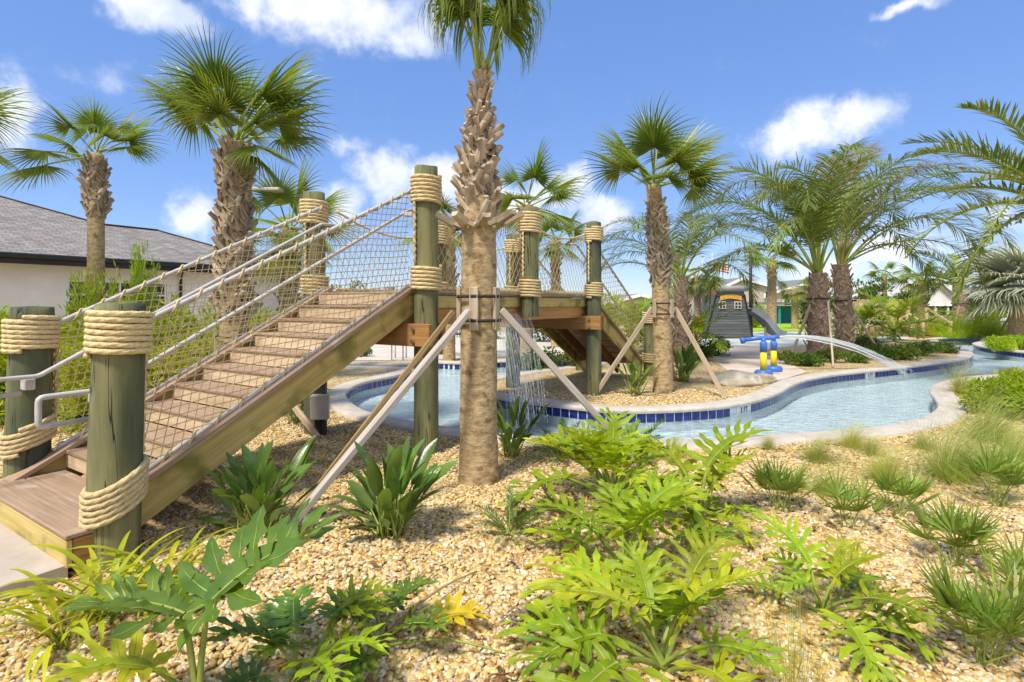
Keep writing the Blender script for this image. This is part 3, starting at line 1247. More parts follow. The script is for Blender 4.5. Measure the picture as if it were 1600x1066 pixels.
# ------------------------------------------------------------------ the rope bridge
def build_bridge():
    br = thing('footbridge', 'timber footbridge with stairs, rope-wrapped posts and netting over the pool river', 'footbridge', N0)
    W = 1.78
    DZ = 1.83
    run, rise = .2807, .153
    T0, T1 = 2.8, 8.0

    def cap_z(t):          # top of the sloping cap board on the near flight
        return .90 + .525 * (t - 1.096)

    rnd = random.Random(11)
    # --- treads and risers, both flights
    for fl in (0, 1):
        def tt(t):
            return t if fl == 0 else T0 + T1 - t
        for k in range(1, 11):
            t, z = T0 - run * k, DZ - rise * k
            if k == 10:
                break
            wob = rnd.uniform(-.004, .004)
            a, b = B(tt(t + run / 2 - .01 + wob), .20, z - .015), B(tt(t + run / 2 - .01 + wob), 1.585, z - .015)
            board('tread', a, b, run + .005, .03, 'tread_board', br)
            board('riser', B(tt(t + .012), .20, z - .03 - (rise - .03) / 2), B(tt(t + .012), 1.585, z - .03 - (rise - .03) / 2), .02, rise - .032, 'riser_wood', br)
        # top riser
        board('riser', B(tt(T0 + .012), .20, DZ - .03 - .06), B(tt(T0 + .012), 1.585, DZ - .03 - .06), .02, .12, 'riser_wood', br)
        # stringers with their caps, two inner carriages below
        for w0 in (.1725, 1.6075):
            ta, tb = -.02, 3.02
            if w0 > 1:
                ta = -.05
            za, zb = cap_z(ta) - .19, cap_z(tb) - .19
            s = board('stringer', B(tt(ta), w0, za), B(tt(tb), w0, zb), .045, .27, 'joist_wood', br)
            board('stringer_cap', B(tt(ta - .05), w0, cap_z(ta - .05) - .016), B(tt(tb), w0, cap_z(tb) - .016), .17, .045, 'tread_board', br)
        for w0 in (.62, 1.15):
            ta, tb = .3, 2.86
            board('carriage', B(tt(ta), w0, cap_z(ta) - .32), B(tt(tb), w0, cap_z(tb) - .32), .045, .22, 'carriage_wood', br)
    # --- bottom platform step: two boards, fascia, end board
    for (ta, tb) in ((-.255, -.005), (.0, .262)):
        tc = (ta + tb) / 2
        board('platform_board', B(tc, -.08 if tc < -.05 else .2, .272), B(tc, 1.62, .272), tb - ta, .03, 'tread_board', br)
    board('platform_fascia', B(-.232, -.07, .165), B(-.232, 1.62, .165), .035, .17, 'joist_wood', br)
    board('platform_end_board', B(-.21, -.055, .165), B(.0, -.055, .165), .03, .168, 'beam_wood', br)
    # --- deck boards and frame
    nb = int((T1 - T0) / .145)
    for i in range(nb):
        t = T0 + .0725 + i * (T1 - T0) / nb
        board('deck_board', B(t, .12, DZ - .013), B(t, 1.66, DZ - .013), (T1 - T0) / nb - .006, .026, 'tread_board', br)
    for w0, sg in ((.16, -1), (1.62, 1)):
        for ta, tb in ((2.95, 5.32), (5.325, 8.0)):
            board('rim_joist', B(ta, w0, DZ - .115), B(tb, w0, DZ - .115), .045, .15, 'joist_wood', br)
            board('rim_trim', B(ta, w0 + sg * .01, DZ + .008), B(tb, w0 + sg * .01, DZ + .008), .14, .032, 'tread_board', br)
        board('girder', B(2.92, w0 - sg * .05, DZ - .29), B(8.05, w0 - sg * .05, DZ - .29), .07, .20, 'beam_wood', br)
    for t in (3.6, 4.4, 5.2, 6.0, 6.8, 7.4):
        board('floor_joist', B(t, .245, DZ - .2), B(t, 1.535, DZ - .2), .045, .2, 'beam_wood', br)
    # --- cross beams bolted to the standing posts
    for t in (2.90, 7.52):
        bm = board('cross_beam', B(t, -.22, 1.345), B(t, W + .22, 1.345), .07, .25, 'beam_wood', br)
        board('cross_beam', B(t + .345, -.12, 1.345), B(t + .345, W + .12, 1.345), .06, .25, 'beam_wood', br)
        for dz in (-.07, .07):
            MB().tube([B(t - .035, .0, 1.345 + dz), B(t - .065, .0, 1.345 + dz)], .022, 8).build('bolt', 'steel', br)

    # --- posts: (t, w, foot z, top z, radius, lean x, upper wrap (top, turns), lower wrap (top, turns, slope))
    posts = [(.03, -.02, -.05, 1.69, .146, .05, (1.655, 7), (.60, 6, .34)),
             (.075, 1.74, -.05, 1.66, .148, .05, (1.60, 7), (.72, 5, .24)),
             (3.073, 0, -.05, 3.235, .136, 0, (3.16, 7), (2.14, 6, 0)),
             (3.0, 1.86, -.05, 3.14, .14, -.02, (3.06, 7), (2.09, 6, 0)),
             (5.373, 0, 1.50, 3.125, .13, 0, (3.07, 7), (2.07, 6, 0)),
             (5.373, W, 1.50, 3.05, .13, 0, (3.0, 7), (2.07, 6, 0)),
             (7.69, 0, -.05, 3.2, .14, 0, (3.12, 6), (2.09, 6, 0)),
             (7.69, W, -.05, 3.1, .14, 0, (3.02, 6), (2.09, 6, 0)),
             (11.0, 0, -.05, 1.6, .17, 0, (1.52, 6), (.55, 5, 0)),
             (11.0, W, -.05, 1.6, .17, 0, (1.52, 6), (.55, 5, 0))]
    centre = {}
    rr = .0215
    for i, (t, w, z0, z1, r, lean, up, lo) in enumerate(posts):
        base = B(t, w, 0)

        def axis(z, base=base, lean=lean, z1=z1):
            return base + V((lean * (z / max(z1, .1)) - lean * .35, 0, z))
        centre[i] = axis
        mb = MB()
        n, rows = 28, 22
        vs, fs = [], []
        for j in range(rows + 1):
            z = z0 + (z1 - z0) * j / rows
            for q in range(n):
                a = 2 * math.pi * q / n
                k = 1 + .035 * noise.noise(V((math.cos(a) * 1.5, math.sin(a) * 1.5, z * .9 + i * 9)))
                k -= .03 * max(0, noise.noise(V((math.cos(a) * 6, math.sin(a) * 6, z * .5 + i * 5))) - .25)
                taper = 1.03 - .05 * (z - z0) / (z1 - z0)
                if j == rows:
                    k *= .97
                c = axis(z)
                vs.append(V((c.x + math.cos(a) * r * k * taper, c.y + math.sin(a) * r * k * taper,
                             z + (.006 * math.sin(a * 3 + i) if j == rows else 0))))
        for j in range(rows):
            for q in range(n):
                fs.append([j * n + q, j * n + (q + 1) % n, (j + 1) * n + (q + 1) % n, (j + 1) * n + q])
        vs.append(axis(z1) + V((0, 0, .012)))
        top = len(vs) - 1
        for q in range(n):
            fs.append([rows * n + q, rows * n + (q + 1) % n, top])
        vs = [p - base for p in vs]
        mb.add(vs, fs)
        po = obj('post', mb.mesh('post', 'post_wood', True), br, Matrix.Translation(base))
        # rope wraps are separate coils wound round the post
        rr = .0195 if i < 2 else .0215
        for (zt, turns, slope) in ((up[0], up[1], 0), lo):
            mb = MB()
            pts = []
            near = i < 4
            seg = 110 if i < 2 else (64 if i < 4 else 40)
            tot = int(turns * seg)
            for q in range(tot + 1):
                a = 2 * math.pi * q / seg + 1.1 * i + 4.0
                z = zt - rr - (q / seg) * rr * 2.02 + 0.0018 * math.sin(a * 2.3 + i)
                dirv = V((math.cos(a), math.sin(a), 0))
                R_ = r * 1.02 + rr * .85 + .0015 * math.sin(a * .77 + i)
                c = axis(z)
                zz = z + slope * dirv.dot(u) * R_ * 1.6
                pts.append(V((c.x, c.y, 0)) + dirv * R_ + V((0, 0, zz)))
            mb.rope(pts, rr * 1.06, pitch=.075 if i < 2 else (.10 if i < 4 else .13), n=12 if i < 4 else 9)
            # loose end
            e = pts[-1]
            w_ = MB()
            obj('rope_wrap', mb.mesh('rope_wrap', 'rope', True), po, Matrix.Translation(V((0, 0, 0))))
        # rope run lacing the net to the post, on the bridge side
        if i < 8:
            sgn_ = 1 if i in (0, 1) else (-1 if i in (2, 3) else -1)
            pts = []
            zt, zb = up[0] - up[1] * rr * 2, lo[0]
            for q in range(40):
                z = zt + (zb - zt) * q / 39 + .02 * (q == 0)
                c = axis(z)
                off = u * sgn_ * (r + .018) + v * (.03 * (1 if w < 1 else -1))
                pts.append(V((c.x, c.y, z)) + off + V((.006 * math.sin(q * 1.7), .006 * math.cos(q * 1.3), 0)))
            obj('lacing_rope', MB().rope(pts, .017, .09, 8).mesh('lacing_rope', 'rope', True), po)

    # --- handrails (painted steel pipe) with their returns
    w1 = .33
    near = [B(.02, w1, .90), B(-.264, w1, .895), B(-.264, w1, 1.085), B(.10, w1, 1.09), B(3.153, w1, 2.80), B(3.40, w1, 2.80)]
    far = [B(-.05, 1.45, .98), B(-.75, 1.45, .98), B(-.75, 1.45, 1.107), B(.057, 1.45, 1.107), B(2.79, 1.45, 2.678), B(3.06, 1.45, 2.678)]
    for pts in (near, far):
        pipe('handrail', rounded(pts, .03, 3), .0185, 'pipe', br)
    for pts in (near, far):
        m = [B(T0 + T1 - (p - N0).dot(u), (p - N0).dot(v), p.z) for p in pts]
        pipe('handrail', rounded(m, .03, 3), .0185, 'pipe', br)
    br_l = board('rail_bracket', B(.02, 1.50, 1.04), B(.02, 1.60, 1.04), .07, .09, 'pipe', br)
    board('rail_bracket', B(3.0, 1.50, 2.62), B(3.0, 1.72, 2.62), .05, .05, 'pipe', br)
    board('rail_bracket', B(.02, .17, 1.05), B(.02, .30, 1.05), .06, .06, 'pipe', br)
    board('rail_bracket', B(3.05, .12, 2.72), B(3.05, .31, 2.72), .05, .05, 'pipe', br)

    # --- nets
    def lash(name, a, b, pr, pitch, amp=.03, mat='rope', straight_mat='pipe', sag=0.0, core=True):
        L_ = (b - a).length
        n = max(8, int(L_ / .05))
        pts = [a.lerp(b, i / n) - V((0, 0, sag * 4 * (i / n) * (1 - i / n))) for i in range(n + 1)]
        if core:
            MB().tube(pts, pr, 8).build(name, straight_mat, br, True)
        d, s, t_ = frame_of(b - a)
        k = int(L_ / pitch * 10)
        sp = []
        for i in range(k + 1):
            f = i / k
            a_ = 2 * math.pi * f * L_ / pitch
            c = a.lerp(b, f) - V((0, 0, sag * 4 * f * (1 - f)))
            sp.append(c + s * math.cos(a_) * amp + t_ * math.sin(a_) * amp)
        MB().tube(sp, .008, 5).build(name + '_lashing', mat, br, True)

    def net(w0, ta, tb, lo_f, hi_f, cell, lean, mat, seed, out=0.03, r=.0040, dip=0.0):
        """square net in the plane w = w0 between two lines z = lo_f(t), z = hi_f(t)"""
        mb = MB()

        def P(t, z):
            f = (t - ta) / (tb - ta)
            bl = noise.noise(V((t * 1.3, z * 1.3, seed))) * out
            return B(t, w0 + bl, z)

        def clip_line(p, q, m=26):
            run_ = []
            for i in range(m + 1):
                t = p[0] + (q[0] - p[0]) * i / m
                z = p[1] + (q[1] - p[1]) * i / m
                z -= dip * math.sin(math.pi * min(1, max(0, (t - ta) / (tb - ta)))) * (z - lo_f(t)) / max(.1, hi_f(t) - lo_f(t))
                z += .012 * noise.noise(V((t * 2.1, z * 2.1, seed + 5)))
                ok = ta <= t <= tb and lo_f(t) - .01 <= z <= hi_f(t) + .02
                if ok:
                    run_.append(P(t, z))
                else:
                    if len(run_) > 1:
                        mb.tube(run_, r, 4, False)
                    run_ = []
            if len(run_) > 1:
                mb.tube(run_, r, 4, False)
        zmin = min(lo_f(ta), lo_f(tb)) - .2
        zmax = max(hi_f(ta), hi_f(tb)) + .2
        if lean is None:      # diamonds
            dz = zmax - zmin
            c = cell * 1.35
            k = int((tb - ta + dz) / c) + 2
            for i in range(-k, k + 1):
                t = ta + i * c
                clip_line((t, zmin), (t + dz * .62, zmax), 40)
                clip_line((t, zmin), (t - dz * .62, zmax), 40)
        else:
            k = int((zmax - zmin) / cell)
            for i in range(k + 1):
                z = zmin + i * cell
                clip_line((ta, z), (tb, z + .10 * (tb - ta)), 60)
            span = (tb - ta) + abs(lean) * (zmax - zmin)
            k = int(span / cell)
            for i in range(k + 1):
                t = ta - max(0, lean) * (zmax - zmin) + i * cell
                clip_line((t, zmin), (t + lean * (zmax - zmin), zmax), 60)
        return mb.build('net', mat, br)

    def line(t0, z0, t1, z1):
        return lambda t: z0 + (z1 - z0) * (t - t0) / (t1 - t0)

    # stairs, near and far side, and mirrored on the other bank
    for fl in (0, 1):
        for w0, a_, b_, sd in ((.15, (.15, 1.49), (2.95, 2.97), 1), (1.63, (.22, 1.51), (2.9, 2.92), 2)):
            lo_f, hi_f = (lambda t: cap_z(t) + .03), line(*a_, *b_)
            if fl == 0:
                net(w0, a_[0], b_[0], lo_f, hi_f, .066, .22, 'net_cord', sd)
                lash('net_pipe', B(a_[0] - .02, w0, a_[1]), B(b_[0] + .02, w0, b_[1]), .019, .19, .027)
                lash('net_pipe', B(.2, w0 + (.02 if w0 < 1 else -.02), cap_z(.2) + .022), B(2.95, w0 + (.02 if w0 < 1 else -.02), cap_z(2.95) + .022), .018, .22, .028)
            else:
                S = T0 + T1
                net(w0, S - b_[0], S - a_[0], lambda t: cap_z(S - t) + .03, lambda t, h=hi_f: h(S - t), .10, -.22, 'net_cord', sd + 4)
                lash('net_pipe', B(S - a_[0] + .02, w0, a_[1]), B(S - b_[0] - .02, w0, b_[1]), .019, .19, .027)
                lash('net_pipe', B(S - .2, w0, cap_z(.2) + .022), B(S - 2.95, w0, cap_z(2.95) + .022), .018, .22, .028)
    tops = {0: (3.02, 2.93, 2.99), 1: (2.92, 2.86, 2.90)}
    for sd, w0 in ((0, .10), (1, 1.68)):
        ts = (3.073, 5.373, 7.69)
        for j in range(2):
            za, zb = tops[sd][j], tops[sd][j + 1]
            sag = .16 if sd == 0 else .2
            ta, tb = ts[j] + .12, ts[j + 1] - .12
            f0 = line(ta, za, tb, zb)
            hi_f = lambda t, f0=f0, ta=ta, tb=tb, sag=sag: f0(t) - sag * 4 * ((t - ta) / (tb - ta)) * (1 - (t - ta) / (tb - ta))
            net(w0, ta, tb, lambda t: DZ + .05, hi_f, .085, None, 'net_cord' if sd == 0 else 'net_cord', 10 + sd * 3 + j)
            MB().rope([B(ta + (tb - ta) * i / 30, w0, hi_f(ta + (tb - ta) * i / 30)) for i in range(31)], .017, .10, 7).build('net_rope', 'rope', br, True)
            lash('net_rope', B(ta, w0, DZ + .05), B(tb, w0, DZ + .05), .02, .12, .03, straight_mat='rope')
    # water curtain that falls from the girder into the river
    mb = MB()
    rnd = random.Random(5)
    for i in range(85):
        t = 4.62 + .95 * rnd.random()
        p = B(t, .19, 1.56)
        vx = rnd.uniform(.36, .62)
        pts = []
        n = 12
        cut = rnd.random()
        for k in range(n + 1):
            s = k / n
            tm = s * .575
            q = p + V((vx * tm * 1.0, -.28 * tm, 0)) + V((0, 0, -4.905 * tm * tm - .08 * tm))
            q += V((rnd.uniform(-1, 1), rnd.uniform(-1, 1), 0)) * .010 * s
            pts.append(q)
        # thin threads that break up into drops
        if cut < .45:
            pts = pts[:rnd.randint(6, 12)]
        mb.tube(pts, [rnd.uniform(.0012, .0025) for _ in pts], 4, True)
    for i in range(260):
        t = 4.62 + .95 * rnd.random()
        s = rnd.uniform(.35, 1)
        tm = s * .575
        q = B(t, .19, 1.56) + V((rnd.uniform(.3, .7) * tm, -.28 * tm + rnd.uniform(-.05, .05), -4.905 * tm * tm))
        mb.tube([q, q - V((-.004, 0, rnd.uniform(.02, .05)))], [.004, .002], 4, True)
    wc = mb.build('water_curtain', 'falling_water', None, True)
    structure(wc, 'stuff')
    wc['label'] = 'threads of water falling from the bridge deck into the pool river'


build_bridge()


def electric_box():
    t = thing('utility_box', 'small grey metal utility box fixed to the dark post under the stairs', 'utility box', at(500, 676, 6.85))
    p = at(500, 636, 6.82)
    MB().cbox((0, 0, 0), (.22, .10, .31), .008, Matrix.Translation(p) @ Matrix.Rotation(R(8), 4, 'Z')).build('housing', 'box_grey', t)
    MB().cbox((0, 0, 0), (.205, .012, .295), .004, Matrix.Translation(p + V((.004, -.056, 0))) @ Matrix.Rotation(R(8), 4, 'Z')).build('lid', 'box_grey', t)
    MB().tube([p + V((.05, 0, -.15)), p + V((.05, 0, -.36))], .016, 8).build('conduit', 'dark_metal', t)
    MB().tube([p + V((-.05, 0, -.15)), p + V((-.05, 0, -.36))], .012, 8).build('conduit', 'dark_metal', t)
    MB().cbox((0, 0, 0), (.14, .10, .9), .01, Matrix.Translation(V((p.x - .03, p.y + .105, p.z - .03)))).build('post', 'dark_metal', t)


electric_box()


# ------------------------------------------------------------------ leaf and frond shapes
def arc(pitch0, pitch1, L_, n, power=1.0):
    """path in the local XZ plane whose slope goes from pitch0 to pitch1"""
    pts, p = [V((0, 0, 0))], V((0, 0, 0))
    for i in range(n):
        s = ((i + .5) / n) ** power
        a = R(pitch0 + (pitch1 - pitch0) * s)
        p = p + V((math.cos(a), 0, math.sin(a))) * (L_ / n)
        pts.append(p.copy())
    return pts


def fan_mesh(name, seed, pitch, Lp, Rb, nseg=40, spread=250, droop=.35, w=.05, mats=('sabal', 'petiole'), sag=25, fold=.35, pet_r=.016, free=.45, stiff=False):
    """palmate leaf: petiole and pleated segments that split and hang at their tips"""
    rnd = random.Random(seed)
    mb = MB()
    pts = arc(pitch, pitch - sag, Lp, 7)
    mb.tube(pts, [pet_r * 1.5, pet_r * 1.2] + [pet_r] * 4 + [pet_r * .8, pet_r * .7], 5, True, 1)
    E = pts[-1]
    T = (pts[-1] - pts[-2]).normalized()
    S = V((0, 1, 0))
    Nn = S.cross(T) * -1
    if Nn.z < 0 and abs(pitch) < 80:
        Nn = -Nn
    for i in range(nseg):
        f = (i + .5) / nseg * 2 - 1
        phi = R(spread / 2) * f + R(rnd.uniform(-1.5, 1.5))
        L_ = Rb * (.62 + .38 * math.cos(phi * .62)) * rnd.uniform(.9, 1.06)
        d = T * math.cos(phi) + S * math.sin(phi) - Nn * (fold * abs(math.sin(phi))) * (1 if not stiff else .3) + Nn * .10
        d.normalize()
        e = d.cross(Nn)
        if e.length < .1:
            e = S.copy()
        e.normalize()
        tw = R(32 if i % 2 else -32)
        n2 = e.cross(d)
        e = e * math.cos(tw) + n2 * math.sin(tw)
        p = E.copy()
        st = 6
        path, ws, ss = [p.copy()], [.006], [e]
        dd = d.copy()
        g = droop * rnd.uniform(.7, 1.5)
        for k in range(1, st + 1):
            s = k / st
            if s > free:
                dd = (dd + V((0, 0, -1)) * g * (s - free) * 1.1 * 2.0).normalized()
            else:
                dd = (dd + V((0, 0, -1)) * droop * .05).normalized()
            p = p + dd * (L_ / st)
            path.append(p.copy())
            ws.append(w * (min(1, .25 + s * 2.2) if s < .42 else max(.04, 1.05 * (1 - s) ** .75)))
            ss.append(e)
        mb.ribbon(path, ws, ss)
    return mb.mesh(name, list(mats), False)


def feather_mesh(name, seed, pitch, L_, nl=46, ll=.5, lw=.03, arch=90, droop=.6, vee=.35, bare=.16, mats=('feather', 'petiole'), rr=.02, power=1.25, lmax=.45, messy=.12, base=55):
    """pinnate frond: arching rachis with two rows of hanging leaflets"""
    rnd = random.Random(seed)
    mb = MB()
    n = 16
    pts = arc(pitch, pitch - arch, L_, n, power)
    mb.tube(pts, [rr * (1.5 - 1.3 * (i / n) ** .8) for i in range(n + 1)], 5, True, 1)
    for i in range(nl):
        s = bare + (1 - bare) * (i + .5) / nl
        x = s * n
        k = min(n - 1, int(x))
        c = pts[k].lerp(pts[k + 1], x - k)
        T = (pts[k + 1] - pts[k]).normalized()
        S = V((0, 1, 0))
        Nn = T.cross(S) * -1
        if Nn.z < 0:
            Nn = -Nn
        q = (s - bare) / (1 - bare)
        prof = (.55 + .45 * math.sin(math.pi * min(1, q / (2 * lmax)))) if q < lmax else (.35 + .65 * math.cos((q - lmax) / (1 - lmax) * math.pi / 2) ** .8)
        for sg in (-1, 1):
            if rnd.random() < .04:
                continue
            a = R(base + (22 - base) * q ** 1.5 + rnd.uniform(-8, 8))
            ve = vee + rnd.uniform(-messy, messy) * 2.5
            d = (T * math.cos(a) + S * sg * math.sin(a) + Nn * ve).normalized()
            l = ll * prof * rnd.uniform(.85, 1.08)
            p = c.copy()
            e = d.cross(Nn)
            e.normalize()
            st = 4
            path, ws, ss = [p.copy()], [lw * .5], [e]
            g = droop * rnd.uniform(.6, 1.5)
            for j in range(1, st + 1):
                t = j / st
                d = (d + V((0, 0, -1)) * g * .36 * t).normalized()
                p = p + d * (l / st)
                path.append(p.copy())
                ws.append(lw * (1.0 if t < .6 else max(.08, (1 - t) / .4)))
                ss.append(e)
            mb.ribbon(path, ws, ss)
    return mb.mesh(name, list(mats), False)


def lobed_mesh(name, seed, Lp, Lb, pitch=60, sag=35, blade_tilt=-35, mats=('philo', 'petiole'), nl=7, curl=.5, width=1.0, lobe_w=.5, thin=1.0, wave=1.0, mid_w=.17):
    """philodendron leaf: long stalk and a blade cut into wavy lobes"""
    rnd = random.Random(seed)
    mb = MB()
    pts = arc(pitch, pitch - sag, Lp, 8)
    mb.tube(pts, [.013 * thin] * 4 + [.011 * thin] * 3 + [.009 * thin, .007 * thin], 6, True, 1)
    E = pts[-1]
    p0 = pitch - sag + blade_tilt
    n = 12
    mid = [E + p for p in arc(p0 + 20, p0 - 30 * curl - 10, Lb, n)]
    S = V((0, 1, 0))

    def fr(s):
        x = min(max(s, 0), .9999) * n
        k = int(x)
        c = mid[k].lerp(mid[k + 1], x - k)
        T = (mid[k + 1] - mid[k]).normalized()
        Nn = T.cross(S)
        if Nn.z < 0:
            Nn = -Nn
        return c, T, Nn
    mb.tube([fr(i / 8)[0] + fr(i / 8)[2] * .003 for i in range(9)], [.0065 * thin * (1 - .8 * i / 8) for i in range(9)], 4, False, 1)
    # blade beside the midrib
    for sg in (-1, 1):
        vs, fs = [], []
        K = 14
        for i in range(K + 1):
            s = i / K
            c, T, Nn = fr(s)
            hw = Lb * mid_w * width * math.sin(math.pi * min(1, .12 + s * .9)) ** .7 * (1 - .35 * s)
            vs += [c, c + S * sg * hw * .5 + Nn * hw * .24, c + S * sg * hw + Nn * hw * .30]
        for i in range(K):
            for j in range(2):
                a = i * 3 + j
                q = [a, a + 1, a + 4, a + 3]
                fs.append(q if sg > 0 else q[::-1])
        mb.add(vs, fs)
        # lobes
        for k in range(nl + 1):
            s = -.02 + .98 * (k / nl) ** 1.08
            c, T, Nn = fr(max(0, s))
            q = k / nl
            ang = R(128 - 108 * q ** .75 + rnd.uniform(-7, 7))
            ln = Lb * width * (.30 + .34 * math.sin(math.pi * min(1, q * .62 + .28)) ** 1.2) * rnd.uniform(.88, 1.1)
            if k == nl:
                ln *= .62
                ang = R(10)
            d = (T * math.cos(ang) + S * sg * math.sin(ang) + Nn * rnd.uniform(.15, .5)).normalized()
            st = 11
            p = c + S * sg * .004
            ph = rnd.uniform(0, 6)
            path, ws, ss, us = [], [], [], []
            g = curl * rnd.uniform(.7, 1.5)
            for j in range(st + 1):
                t = j / st
                if j:
                    d = (d + V((0, 0, -1)) * g * .14 * t + T * .02 * wave).normalized()
                    p = p + d * (ln / st)
                e = d.cross(Nn)
                e.normalize()
                rot = R(18 * wave) * math.sin(ph + t * 7)
                n2 = e.cross(d)
                e2 = e * math.cos(rot) + n2 * math.sin(rot)
                wv = 1 + .15 * wave * math.sin(t * 15 + ph)
                w_ = ln * lobe_w * (.62 + .35 * math.sin(math.pi * min(1, t * 1.15))) * wv * .62
                if t > .82:
                    w_ *= max(.12, (1 - t) / .18 * .8 + .12)
                path.append(p.copy())
                ws.append(w_)
                ss.append(e2)
                us.append(n2 if n2.z > 0 else -n2)
            mb.ribbon(path, ws, ss, 0, .28, us)
            mb.ribbon([path[j] - us[j] * (.14 * ws[j] - .0025) for j in range(st)], [max(.002, .006 * (1 - j / st)) * thin for j in range(st)], ss[:st], 1)
    return mb.mesh(name, list(mats), True)


def paddle_mesh(name, seed, pitch, Lp, Lb, wb, mats=('paddle', 'petiole'), bend=35, pr=.006, fold=.35):
    rnd = random.Random(seed)
    mb = MB()
    pts = arc(pitch, pitch - 8, Lp, 4)
    mb.tube(pts, [pr * 1.6, pr * 1.3, pr * 1.1, pr, pr * .8], 5, True, 1)
    E = pts[-1]
    p1 = pitch - 8
    n = 9
    mid = [E + p for p in arc(p1, p1 - bend, Lb, n, 1.4)]
    S0 = V((0, 1, 0))
    ws, ss, us = [], [], []
    tw0 = rnd.uniform(-.7, .7)
    for i in range(n + 1):
        s = i / n
        T = (mid[min(i + 1, n)] - mid[max(i - 1, 0)]).normalized()
        U = T.cross(S0)
        if U.z < 0:
            U = -U
        tw = tw0 * s + .12 * math.sin(s * 8 + seed)
        e = S0 * math.cos(tw) + U * math.sin(tw)
        ws.append(wb * max(.03, math.sin(math.pi * min(1, (s * .93 + .05))) ** .75 * (1.12 - .35 * s)))
        ss.append(e)
        us.append(U)
    mb.ribbon(mid, ws, ss, 0, fold, us)
    return mb.mesh(name, list(mats), True)


def tuft_mesh(name, seed, n, L_, spread=70, w=.004, wind=0.0, mats=('muhly',), droop=1.0, base=.05):
    """fine grass clump"""
    rnd = random.Random(seed)
    mb = MB()
    for i in range(n):
        az = rnd.uniform(0, 2 * math.pi)
        tilt = R(90 - spread * rnd.random() ** .8)
        l = L_ * rnd.uniform(.6, 1.1)
        d = V((math.cos(az) * math.cos(tilt), math.sin(az) * math.cos(tilt), math.sin(tilt)))
        p = V((math.cos(az), math.sin(az), 0)) * base * rnd.random()
        e = d.cross(Z)
        if e.length < .01:
            e = V((1, 0, 0))
        e.normalize()
        st = 6
        path, ws, ss = [p.copy()], [w], [e]
        for k in range(1, st + 1):
            t = k / st
            d = (d + V((wind * .5 * t, 0, -.42 * droop * t)) * 1.0).normalized()
            p = p + d * (l / st)
            path.append(p.copy())
            ws.append(w * (1 - .85 * t))
            ss.append(e)
        mb.ribbon(path, ws, ss)
    return mb.mesh(name, list(mats), False)


def cloud_mesh(name, seed, rad, n, ll, lw, mats, lobes=6, up=.3, hollow=.45, narrow=False, cluster=3, flat=0.0):
    """foliage: leaf-sized faces in clumps through an uneven volume standing on z = 0"""
    rnd = random.Random(seed)
    mb = MB()
    cs = []
    for i in range(lobes):
        a = rnd.uniform(0, 2 * math.pi)
        rr = rnd.random() ** .6
        h = rnd.uniform(.28, 1.0)
        cs.append((V((math.cos(a) * rr * rad[0] * .62, math.sin(a) * rr * rad[1] * .62, rad[2] * h * .78)), rnd.uniform(.32, .55)))
    for i in range(n // cluster):
        c, k = rnd.choice(cs)
        while True:
            q = V((rnd.uniform(-1, 1), rnd.uniform(-1, 1), rnd.uniform(-1, 1)))
            if hollow < q.length < 1:
                break
        p = c + V((q.x * rad[0] * k, q.y * rad[1] * k, q.z * rad[2] * k * .75))
        if p.z < .02:
            p.z = rnd.uniform(.02, .12)
        o = (q + V((0, 0, up))).normalized()
        for j in range(cluster):
            d = (o + V((rnd.uniform(-1, 1), rnd.uniform(-1, 1), rnd.uniform(-.8, .8))) * .9).normalized()
            e = d.cross(V((rnd.uniform(-1, 1), rnd.uniform(-1, 1), rnd.uniform(-.2, 1)))).normalized()
            l, w = ll * rnd.uniform(.6, 1.2), lw * rnd.uniform(.7, 1.2)
            q0 = p + V((rnd.uniform(-1, 1), rnd.uniform(-1, 1), rnd.uniform(-1, 1))) * ll * .3
            nn = e.cross(d)
            mb.add([q0, q0 + d * l * .45 - e * w * .5 + nn * w * .12, q0 + d * l - nn * l * .12, q0 + d * l * .45 + e * w * .5 + nn * w * .12], [[0, 1, 2, 3]])
    return mb.mesh(name, list(mats), False)


def place(name, me, parent, rz=0.0, sc=1.0, off=(0, 0, 0), tilt=(0, 0)):
    o = bpy.data.objects.new(name, me)
    col.objects.link(o)
    o.parent = parent
    o.location = off
    o.rotation_euler = (tilt[0], tilt[1], rz)
    o.scale = (sc, sc, sc) if isinstance(sc, (int, float)) else sc
    return o


# ------------------------------------------------------------------ palms
FAN, FEA = {}, {}


def fan(kind, pitch, seed):
    key = (kind, pitch, seed)
    if key not in FAN:
        K = dict(sabal=dict(Lp=.75, Rb=.92, nseg=50, spread=235, droop=.20, w=.038, free=.5, fold=.5, sag=12, mats=('sabal', 'petiole')),
                 sabal_tied=dict(Lp=.8, Rb=1.0, nseg=40, spread=150, droop=1.15, w=.05, mats=('sabal', 'petiole'), free=.25, sag=5),
                 sabal_light=dict(Lp=.6, Rb=.8, nseg=30, spread=240, droop=.5, w=.07, mats=('sabal_light', 'petiole')),
                 bismarck=dict(Lp=.9, Rb=1.25, nseg=44, spread=270, droop=.25, w=.10, mats=('bismarck', 'bismarck'), fold=.2),
                 small=dict(Lp=.36, Rb=.36, nseg=13, spread=165, droop=.03, w=.030, mats=('fanplant', 'petiole'), fold=.05, pet_r=.006, sag=10, free=.5, stiff=True))[kind]
        FAN[key] = fan_mesh('frond', seed * 31 + int(pitch), pitch, **K)
    return FAN[key]


